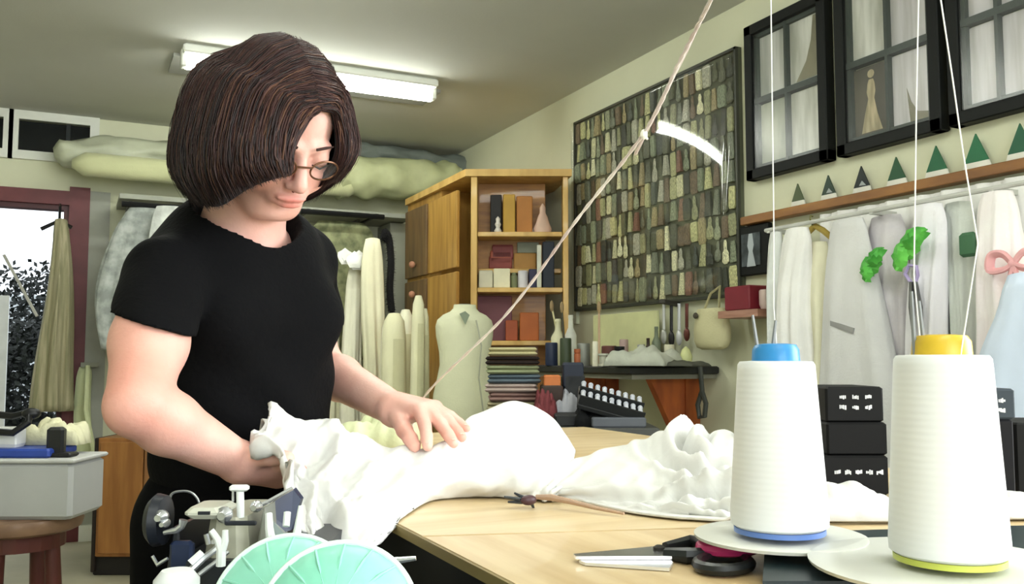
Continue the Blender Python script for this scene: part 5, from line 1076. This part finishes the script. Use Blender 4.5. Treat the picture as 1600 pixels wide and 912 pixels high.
A3 = lambda p: np.array(p[:], float)
# pose
sR, eR, wR = P(254, 432, 1.21), P(214, 634, 1.05), P(375, 722, 1.17)
sL, eL, wL = P(468, 405, 1.45), P(498, 572, 1.60), P(618, 640, 1.38)
neckb = P(372, 352, 1.33); chest = P(375, 470, 1.35); waist = P(385, 620, 1.37); pelv = P(366, 770, 1.39)
yawf = math.radians(43)                             # torso faces right and toward the camera
Tf = (Rv*math.cos(yawf)-Fv*math.sin(yawf)).normalized(); Tl = Zv.cross(Tf)
hy, hp = math.radians(47), math.radians(42)
HC = P(433, 199, 1.235)                             # head centre
Hh = Rv*math.cos(hy)-Fv*math.sin(hy); HF = (Hh*math.cos(hp)-Zv*math.sin(hp)).normalized(); HU = (Zv*math.cos(hp)+Hh*math.sin(hp)).normalized(); HL = HU.cross(HF)
roll_ = math.radians(-4); HU, HL = (HU*math.cos(roll_)+HL*math.sin(roll_)), (HL*math.cos(roll_)-HU*math.sin(roll_))
H = lambda f, l, u: HC+HF*f+HL*l+HU*u
RH = np.array([[HF[i], HL[i], HU[i]] for i in range(3)])
RT = np.array([[Tf[i], Tl[i], Zv[i]] for i in range(3)])
woman = thing('person', 'woman with a brown bob, glasses and black t-shirt, leaning over white cloth', 'person', V((pelv.x, pelv.y, 0)))
pts_ = [sR, eR, wR, sL, eL, wL, HC, P(735, 668, 1.32), P(455, 735, 1.2), pelv]
lo = [min(p[i] for p in pts_)-.16 for i in range(3)]; hi = [max(p[i] for p in pts_)+.16 for i in range(3)]; lo[2] = .86
b = SDF(lo, hi, .0031)
# trunk core inside the shirt
b.cone(pelv, waist, .09, .09, .03).cone(waist, chest, .09, .105, .03).cone(chest, neckb-Zv*.04, .10, .055, .03)
b.cone(sR, neckb-Zv*.035, .043, .048, .03).cone(sL, neckb-Zv*.035, .043, .048, .03)
nk = H(-.03, 0, -.055)
b.cone(neckb-Zv*.03+Tf*.01, nk, .058, .053, .02).cone(neckb-Zv*.02, H(-.05, 0, -.01), .05, .05, .02)
# arms
b.chain([sR, sR*.45+eR*.55, eR], [.047, .044, .0355], .02).chain([eR, eR*.72+wR*.28, wR], [.0345, .037, .025], .012)
b.chain([sL, sL*.5+eL*.5, eL], [.045, .041, .037], .02).chain([eL, eL*.7+wL*.3, wL], [.038, .037, .025], .015)
# right hand (half under the cloth): palm, curled fingers, thumb
kR = [P(430, 728, 1.185), P(436, 734, 1.20), P(437, 741, 1.215), P(433, 746, 1.225)]
for q in kR: b.cone(wR+Zv*.0, q, .021, .0145, .012)
tipR = [[P(455, 722, 1.165), P(470, 735, 1.15)], [P(462, 730, 1.18), P(478, 745, 1.165)], [P(462, 740, 1.19), P(476, 755, 1.18)], [P(455, 748, 1.21), P(466, 760, 1.20)]]
for q, t in zip(kR, tipR): b.chain([q]+t, [.0115, .010, .0085], .004)
b.chain([P(392, 716, 1.165), P(425, 712, 1.145), P(450, 716, 1.135)], [.014, .0115, .009], .008)
# left hand, palm down, fingers spread on the cloth
kL = [P(655, 641, 1.330), P(668, 639, 1.345), P(676, 637, 1.362), P(680, 637, 1.382)]
for q in kL: b.cone(wL, q, .0205, .0125, .012)
fing = [[P(664, 665, 1.295), P(667, 683, 1.275), P(668, 697, 1.268)], [P(688, 662, 1.305), P(701, 680, 1.285), P(709, 692, 1.278)], [P(700, 657, 1.325), P(714, 673, 1.307), P(722, 683, 1.300)], [P(704, 650, 1.350), P(718, 661, 1.338), P(729, 669, 1.330)]]
for q, t, r in zip(kL, fing, (.0096, .0096, .0092, .0084)): b.chain([q]+t, [r*1.08, r, r*.92, r*.8], .0025)
b.chain([P(622, 650, 1.355), P(632, 672, 1.315), P(641, 685, 1.290), P(648, 697, 1.278)], [.0145, .012, .0105, .0088], .004)
# head
b.ell(H(-.012, 0, .03), (.094, .073, .083), .01, RH).ell(H(.03, 0, -.03), (.062, .058, .078), .02, RH).ell(H(.058, 0, -.093), (.026, .03, .019), .02, RH)
b.cone(H(.005, .048, -.06), H(.055, .022, -.092), .018, .016, .02).cone(H(.005, -.048, -.06), H(.055, -.022, -.092), .018, .016, .02)
for s_ in (-1, 1):
    b.ell(H(.062, .036*s_, -.032), (.024, .023, .024), .018, RH); b.ell(H(.098, .031*s_, .006), (.016, .019, .012), .01, RH, sub=True)
    b.ell(H(.0765, .031*s_, .003), (.0135, .0155, .0125), .003, RH); b.cone(H(.086, .013*s_, .02), H(.074, .043*s_, .019), .006, .004, .012)
    b.ell(H(-.005, .073*s_, -.005), (.018, .008, .03), .005, RH); b.ell(H(.099, .0105*s_, -.032), (.0085, .0065, .0065), .005, RH)
b.cone(H(.086, 0, .014), H(.108, 0, -.024), .0065, .0095, .008).ell(H(.108, 0, -.028), (.0105, .0095, .009), .005, RH)
b.ell(H(.084, 0, -.058), (.016, .027, .018), .012, RH)
b.ell(H(.0975, 0, -.0525), (.0085, .023, .0055), .003, RH).ell(H(.0955, 0, -.0635), (.0085, .019, .0062), .003, RH)
b.cone(H(.107, -.022, -.0585), H(.107, .022, -.0585), .0018, .0018, .003, sub=True)
b.ell(H(.088, 0, -.075), (.01, .018, .006), .008, RH, sub=True)
def skin_cols(vs):
    q = (vs-A3(HC)) @ RH; c = np.ones((len(vs), 3))
    def blob(ce, r, col, w_):
        m_ = np.exp(-(((q-np.array(ce))/np.array(r))**2).sum(1))[:, None]*w_; return m_, np.array(col)
    for args in (((.102, 0, -.053), (.012, .022, .0055), (.80, .42, .42), 1.0), ((.100, 0, -.064), (.012, .018, .006), (.82, .45, .45), 1.0), ((.07, -.042, -.035), (.03, .022, .022), (1.02, .78, .74), .8), ((.07, .042, -.035), (.03, .022, .022), (1.02, .78, .74), .8), ((.112, 0, -.028), (.012, .014, .012), (1.0, .8, .78), .7)):
        m_, col = blob(*args); c = c*(1-m_)+c*col*m_
    for p_, r_, w_ in ((eR, .06, .75), (P(640, 690, 1.3), .03, .6), (P(432, 735, 1.2), .05, .5), (P(190, 560, 1.1), .08, .35)):
        m_ = (np.exp(-((vs-A3(p_))**2).sum(1)/r_**2)*w_)[:, None]; c = c*(1-m_)+c*np.array([1.0, .78, .74])*m_
    return c
skin = mat('skin', 'e6b7a9', rough=.5, c2='dda898', scale=14, bump=.12, bscale=160, spec=.4, sss=.12, attr='tint')
body = sdf_obj('body', b, skin, woman, skin_cols, 1); del b
# brows, lashes, nostrils
for s_ in (-1, 1):
    obj('eyebrow', M().tube([H(.0945, .014*s_, .0235), H(.0935, .028*s_, .0275), H(.083, .044*s_, .0245)], [.0022, .0024, .0012], 6, flat=.6), mat('hair_dark', '38241e'), body, smooth=True)
    obj('eyelashes', M().tube([H(.0895, .018*s_, -.003), H(.0915, .030*s_, -.0065), H(.0855, .044*s_, -.003)], [.001, .0016, .001], 6), mat('lash_dark', '20140f'), body, smooth=True)
    obj('nostril', M().ball(H(.106, .0055*s_, -.0365), .0022, 8), mat('nostril_dark', '7a3a34'), body, smooth=True)
# fingernails of the left hand
for t_, r in zip([f_[-1] for f_ in fing], (.0062, .0062, .006, .0052)): obj('fingernail', M().ball(t_+V((0, 0, .0052))-Fv*.002, (r*.8, r*.8, .0016), 8), mat('nail', 'e9bcae', rough=.3), body, smooth=True)
# glasses
gl = thing('glasses', None, None, H(.1, 0, 0)); gl.parent = woman; gl.location = H(.1, 0, 0)-woman.location
gm = mat('glasses_wire', '6b4a34', metal=.6, rough=.3)
for s_ in (-1, 1):
    ring = [H(.103-.010*abs(math.cos(a)*s_+.2 if 0 else math.cos(a))*0-.006*(1+math.cos(a))*.5, s_*(.032+.0215*math.cos(a)), -.004+.0145*math.sin(a)) for a in [2*PI*k/28 for k in range(29)]]
    obj('frame_ring', M().tube(ring, .0014, 6, cap=False), gm, gl, smooth=True)
    obj('lens', M().poly(ring[:-1], tuple(HF), .0006), film_mat('lens_film', .025, .02), gl)
    obj('temple', M().tube([H(.097, s_*.0535, 0), H(.08, s_*.066, .001), H(.0, s_*.081, .002)], .0013, 6), gm, gl, smooth=True)
obj('bridge', M().tube([H(.103, -.0105, -.0), H(.108, 0, .003), H(.103, .0105, -.0)], .0013, 6), gm, gl, smooth=True)

# t-shirt
pts_ = [sR, sL, chest, waist, pelv]; lo = [min(p[i] for p in pts_)-.2 for i in range(3)]; hi = [max(p[i] for p in pts_)+.2 for i in range(3)]; lo[2] = .88; hi[2] = neckb.z+.06
t = SDF(lo, hi, .0042)
cuffR = P(232, 500, 1.16); aR = (eR-sR).normalized(); cuffR = sR+aR*((cuffR-sR).dot(aR)); aL = (eL-sL).normalized(); cuffL = sL+aL*.13
t.ell(chest+Zv*.0, (.118, .150, .17), .03, RT).ell(waist, (.108, .136, .16), .05, RT).ell(pelv+Zv*.06, (.105, .122, .14), .05, RT)
t.ell(chest+Tl*.062+Tf*.066-Zv*.022, (.062, .060, .062), .03, RT).ell(chest-Tl*.062+Tf*.066-Zv*.022, (.062, .060, .062), .03, RT)
t.cone(sR-aR*.0, neckb-Zv*.05, .050, .060, .035).cone(sL, neckb-Zv*.05, .055, .062, .035).ell(neckb-Zv*.09-Tf*.03, (.07, .12, .08), .04, RT)
t.cone(sR, cuffR+aR*.08, .054, .0555, .012, cap=(P(232, 504, 1.15), (-Rv*.26-Zv*.97).normalized())); t.cone(sL, cuffL+aL*.08, .055, .056, .012, cap=(cuffL, aL))
def fold(X, Y, Z):
    l = (X-chest.x)*Tl.x+(Y-chest.y)*Tl.y; f_ = (X-chest.x)*Tf.x+(Y-chest.y)*Tf.y
    w1 = np.sin(Z*55+l*28+2*np.sin(l*18))*np.clip((chest.z-.04-Z)/.1, 0, 1)*.0030; w2 = np.sin(l*60+Z*30)*.0012; w3 = np.sin(Z*38-l*46+f_*20)*.0022
    return (w1+w2+w3).astype(np.float32)
t.disp(fold)
# neck opening and cuff ends
nc = neckb+Tf*.018; t.cone(nc-Zv*.012-Tf*.0, nc+Zv*.2+Tf*.08, .074, .12, .004, sub=True)
black = mat('shirt_black', '0a0a0c', rough=.9, var=.25, scale=5, bump=.3, bscale=140, spec=.12)
shirt = sdf_obj('t_shirt', t, black, woman, None, 2); del t
# trousers and shoes
hipR, hipL = pelv-Tl*.07-Zv*.04, pelv+Tl*.07-Zv*.04
anR, anL = V((pelv.x, pelv.y, .09))-Tl*.11-Tf*.02, V((pelv.x, pelv.y, .09))+Tl*.11-Tf*.02
knR, knL = (hipR+anR)/2+Tf*.03, (hipL+anL)/2+Tf*.03
lo = [min(p[i] for p in (hipR, hipL, anR, anL))-.2 for i in range(2)]+[.03]; hi = [max(p[i] for p in (hipR, hipL, anR, anL))+.2 for i in range(2)]+[pelv.z+.12]
t = SDF(lo, hi, .007)
t.ell(pelv-Zv*.02, (.110, .130, .13), .03, RT)
for h_, k_, a_ in ((hipR, knR, anR), (hipL, knL, anL)): t.cone(h_, k_, .082, .062, .03).cone(k_, a_, .066, .055, .03)
t.plane((0, 0, pelv.z+.06), (0, 0, 1)).plane((0, 0, .06), (0, 0, -1))
sdf_obj('trousers', t, mat('trouser_black', '060607', rough=.95, var=.2, bump=.2, spec=.1), woman); del t
for a_ in (anR, anL):
    m = M(); f0 = V((a_.x, a_.y, 0))
    m.tube([f0-Tf*.07+Zv*.045, f0+Zv*.045, f0+Tf*.09+Zv*.04, f0+Tf*.16+Zv*.03], [.035, .043, .04, .025], 12); 
    obj('shoe', m, mat('shoe_black', '17181a', rough=.5), woman, smooth=True)

# ---------------------------------------------------------------- hair: shell plus strands following guides
ROOTS = None
guides = [
 [(503, 172, 1.150), (484, 182, 1.125), (468, 205, 1.112), (458, 238, 1.105), (455, 272, 1.108)],
 [(484, 145, 1.165), (448, 152, 1.122), (428, 200, 1.095), (424, 245, 1.090), (438, 280, 1.100)],
 [(465, 115, 1.180), (408, 130, 1.120), (380, 195, 1.090), (374, 255, 1.085), (392, 296, 1.105)],
 [(447, 90, 1.200), (362, 112, 1.130), (328, 190, 1.095), (320, 262, 1.095), (345, 325, 1.120)],
 [(430, 72, 1.230), (330, 104, 1.175), (290, 185, 1.140), (280, 265, 1.135), (318, 326, 1.150)],
 [(415, 62, 1.260), (316, 100, 1.230), (277, 185, 1.205), (268, 262, 1.200), (300, 318, 1.205)],
 [(412, 60, 1.280), (322, 98, 1.285), (280, 185, 1.275), (272, 262, 1.270), (305, 318, 1.265)],
 [(420, 62, 1.290), (350, 92, 1.325), (325, 185, 1.335), (325, 262, 1.330), (345, 320, 1.315)],
 [(434, 70, 1.285), (430, 88, 1.335), (430, 185, 1.350), (430, 262, 1.345), (425, 325, 1.325)],
 [(452, 86, 1.260), (500, 100, 1.315), (512, 185, 1.330), (510, 255, 1.325), (482, 318, 1.305)],
 [(474, 108, 1.225), (532, 132, 1.255), (552, 192, 1.270), (556, 240, 1.265), (528, 290, 1.260)],
 [(496, 142, 1.180), (528, 156, 1.195), (544, 198, 1.215), (545, 245, 1.220), (516, 288, 1.230)],
 [(508, 162, 1.165), (521, 172, 1.180), (532, 205, 1.200), (530, 250, 1.215), (500, 296, 1.235)]]
rt = {7: 5, 8: 4, 9: 3, 10: 2, 11: 1, 12: 0}                      # both sides grow from one parting
for a_, b_ in rt.items(): guides[a_][0] = guides[b_][0]
guides[6][0] = guides[5][0]
Gd = np.array([[P(*p)[:] for p in g] for g in guides])            # 13 x 5 x 3
def clear_skull(A_, k):
    q = (A_-A3(H(-.012, 0, .03))) @ RH; n_ = np.sqrt(((q/np.array((.094, .073, .083)))**2).sum(-1)); s_ = np.where(n_ < k, k/np.maximum(n_, .2), 1)
    return A3(H(-.012, 0, .03))+(q*s_[..., None]) @ RH.T
Gs = np.array(cr([g.reshape(-1) for g in Gd], 24)).reshape(-1, 5, 3); NG = len(Gs)
full = clear_skull(np.array([cr(list(g), 8) for g in Gs]), 1.13)                      # NG x 33 x 3
cen = A3(HC)
def hair_pt(gi, t, off):
    g = full[int(gi)]; return g
shell = clear_skull(cen+(full-cen)*.965, 1.07); inner = clear_skull(cen+(full-cen)*.90, 1.02)
hm = mat('hair_brown', 'ffffff', rough=.45, var=.25, scale=60, spec=.25, attr='tint', sheen=.0)
class HM(M): pass
vs, fs, cs = [], [], []
def addmesh(v, f, c):
    o = sum(len(x) for x in vs); vs.append(np.array(v)); fs.extend([tuple(o+i for i in q) for q in f]); cs.append(np.tile(np.array(c), (len(v), 1)))
nt_ = full.shape[1]
v = np.concatenate([shell.reshape(-1, 3), inner.reshape(-1, 3)]); o = NG*nt_; f = []
for i in range(NG-1):
    for j in range(nt_-1):
        a = i*nt_+j; f.append((a, a+nt_, a+nt_+1, a+1)); f.append((o+a, o+a+1, o+a+nt_+1, o+a+nt_))
    a = i*nt_+nt_-1; f.append((a, a+nt_, o+a+nt_, o+a)); a = i*nt_; f.append((a, o+a, o+a+nt_, a+nt_))
for a0 in (0, (NG-1)*nt_):
    for j in range(nt_-1): f.append((a0+j, a0+j+1, o+a0+j+1, o+a0+j))
addmesh(v, f, (.012, .007, .007))
rg = np.random.default_rng(3)
def strand(path, r0, col, lift=.0):
    path = np.array(path); k = len(path); tg = np.gradient(path, axis=0); tg /= np.linalg.norm(tg, axis=1, keepdims=True)+1e-9
    out = path-cen; out -= (out*tg).sum(1)[:, None]*tg; out /= np.linalg.norm(out, axis=1, keepdims=True)+1e-9; sd = np.cross(tg, out)
    tt = np.linspace(0, 1, k); r = r0*np.minimum(1, .5+tt*3)*np.clip((1.02-tt)*5, .12, 1)
    ring = []
    for a in (0, 1, 2, 3):
        an = a*PI/2; ring.append(path+sd*(math.cos(an)*r*1.7)[:, None]+out*(math.sin(an)*r*.7)[:, None])
    v = np.stack(ring, 1).reshape(-1, 3); f = []
    for i in range(k-1):
        for j in range(4): f.append((i*4+j, i*4+(j+1) % 4, (i+1)*4+(j+1) % 4, (i+1)*4+j))
    addmesh(v, f, col); cs[-1] = cs[-1]*np.repeat(1.6-1.1*(path[:, 2].max()-path[:, 2])/.24, 4)[:, None]  # brighter at the top, darker below: light and shade put into strand colour
for s in range(7500):
    gi = rg.uniform(0, NG-1.001); i0 = int(gi); fr = gi-i0; g = full[i0]*(1-fr)+full[i0+1]*fr
    dep = rg.uniform(.955, 1.006); p = cen+(g-cen)*dep
    st = 0 if rg.random() < .6 else int(rg.integers(0, 10)); en = nt_-int(rg.integers(0, 4))
    p = p[st:en:2]; k = len(p); tt = np.linspace(0, 1, k)[:, None]
    nz = rg.normal(0, .0022, 3); nz2 = rg.normal(0, .0012, 3); p = p+nz*np.sin(tt*PI*rg.uniform(.8, 1.6))+nz2*np.sin(tt*PI*3+rg.uniform(0, 6))
    q = rg.random(); br = rg.uniform(.75, 1.2)
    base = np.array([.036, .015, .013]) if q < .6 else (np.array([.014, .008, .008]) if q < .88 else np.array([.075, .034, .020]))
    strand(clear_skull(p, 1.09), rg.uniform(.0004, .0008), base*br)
V_ = np.concatenate(vs); C_ = np.concatenate(cs)
me = bpy.data.meshes.new('hair'); me.from_pydata((V_-np.array(wloc(woman))).tolist(), [], fs); me.update(); me.materials.append(hm)
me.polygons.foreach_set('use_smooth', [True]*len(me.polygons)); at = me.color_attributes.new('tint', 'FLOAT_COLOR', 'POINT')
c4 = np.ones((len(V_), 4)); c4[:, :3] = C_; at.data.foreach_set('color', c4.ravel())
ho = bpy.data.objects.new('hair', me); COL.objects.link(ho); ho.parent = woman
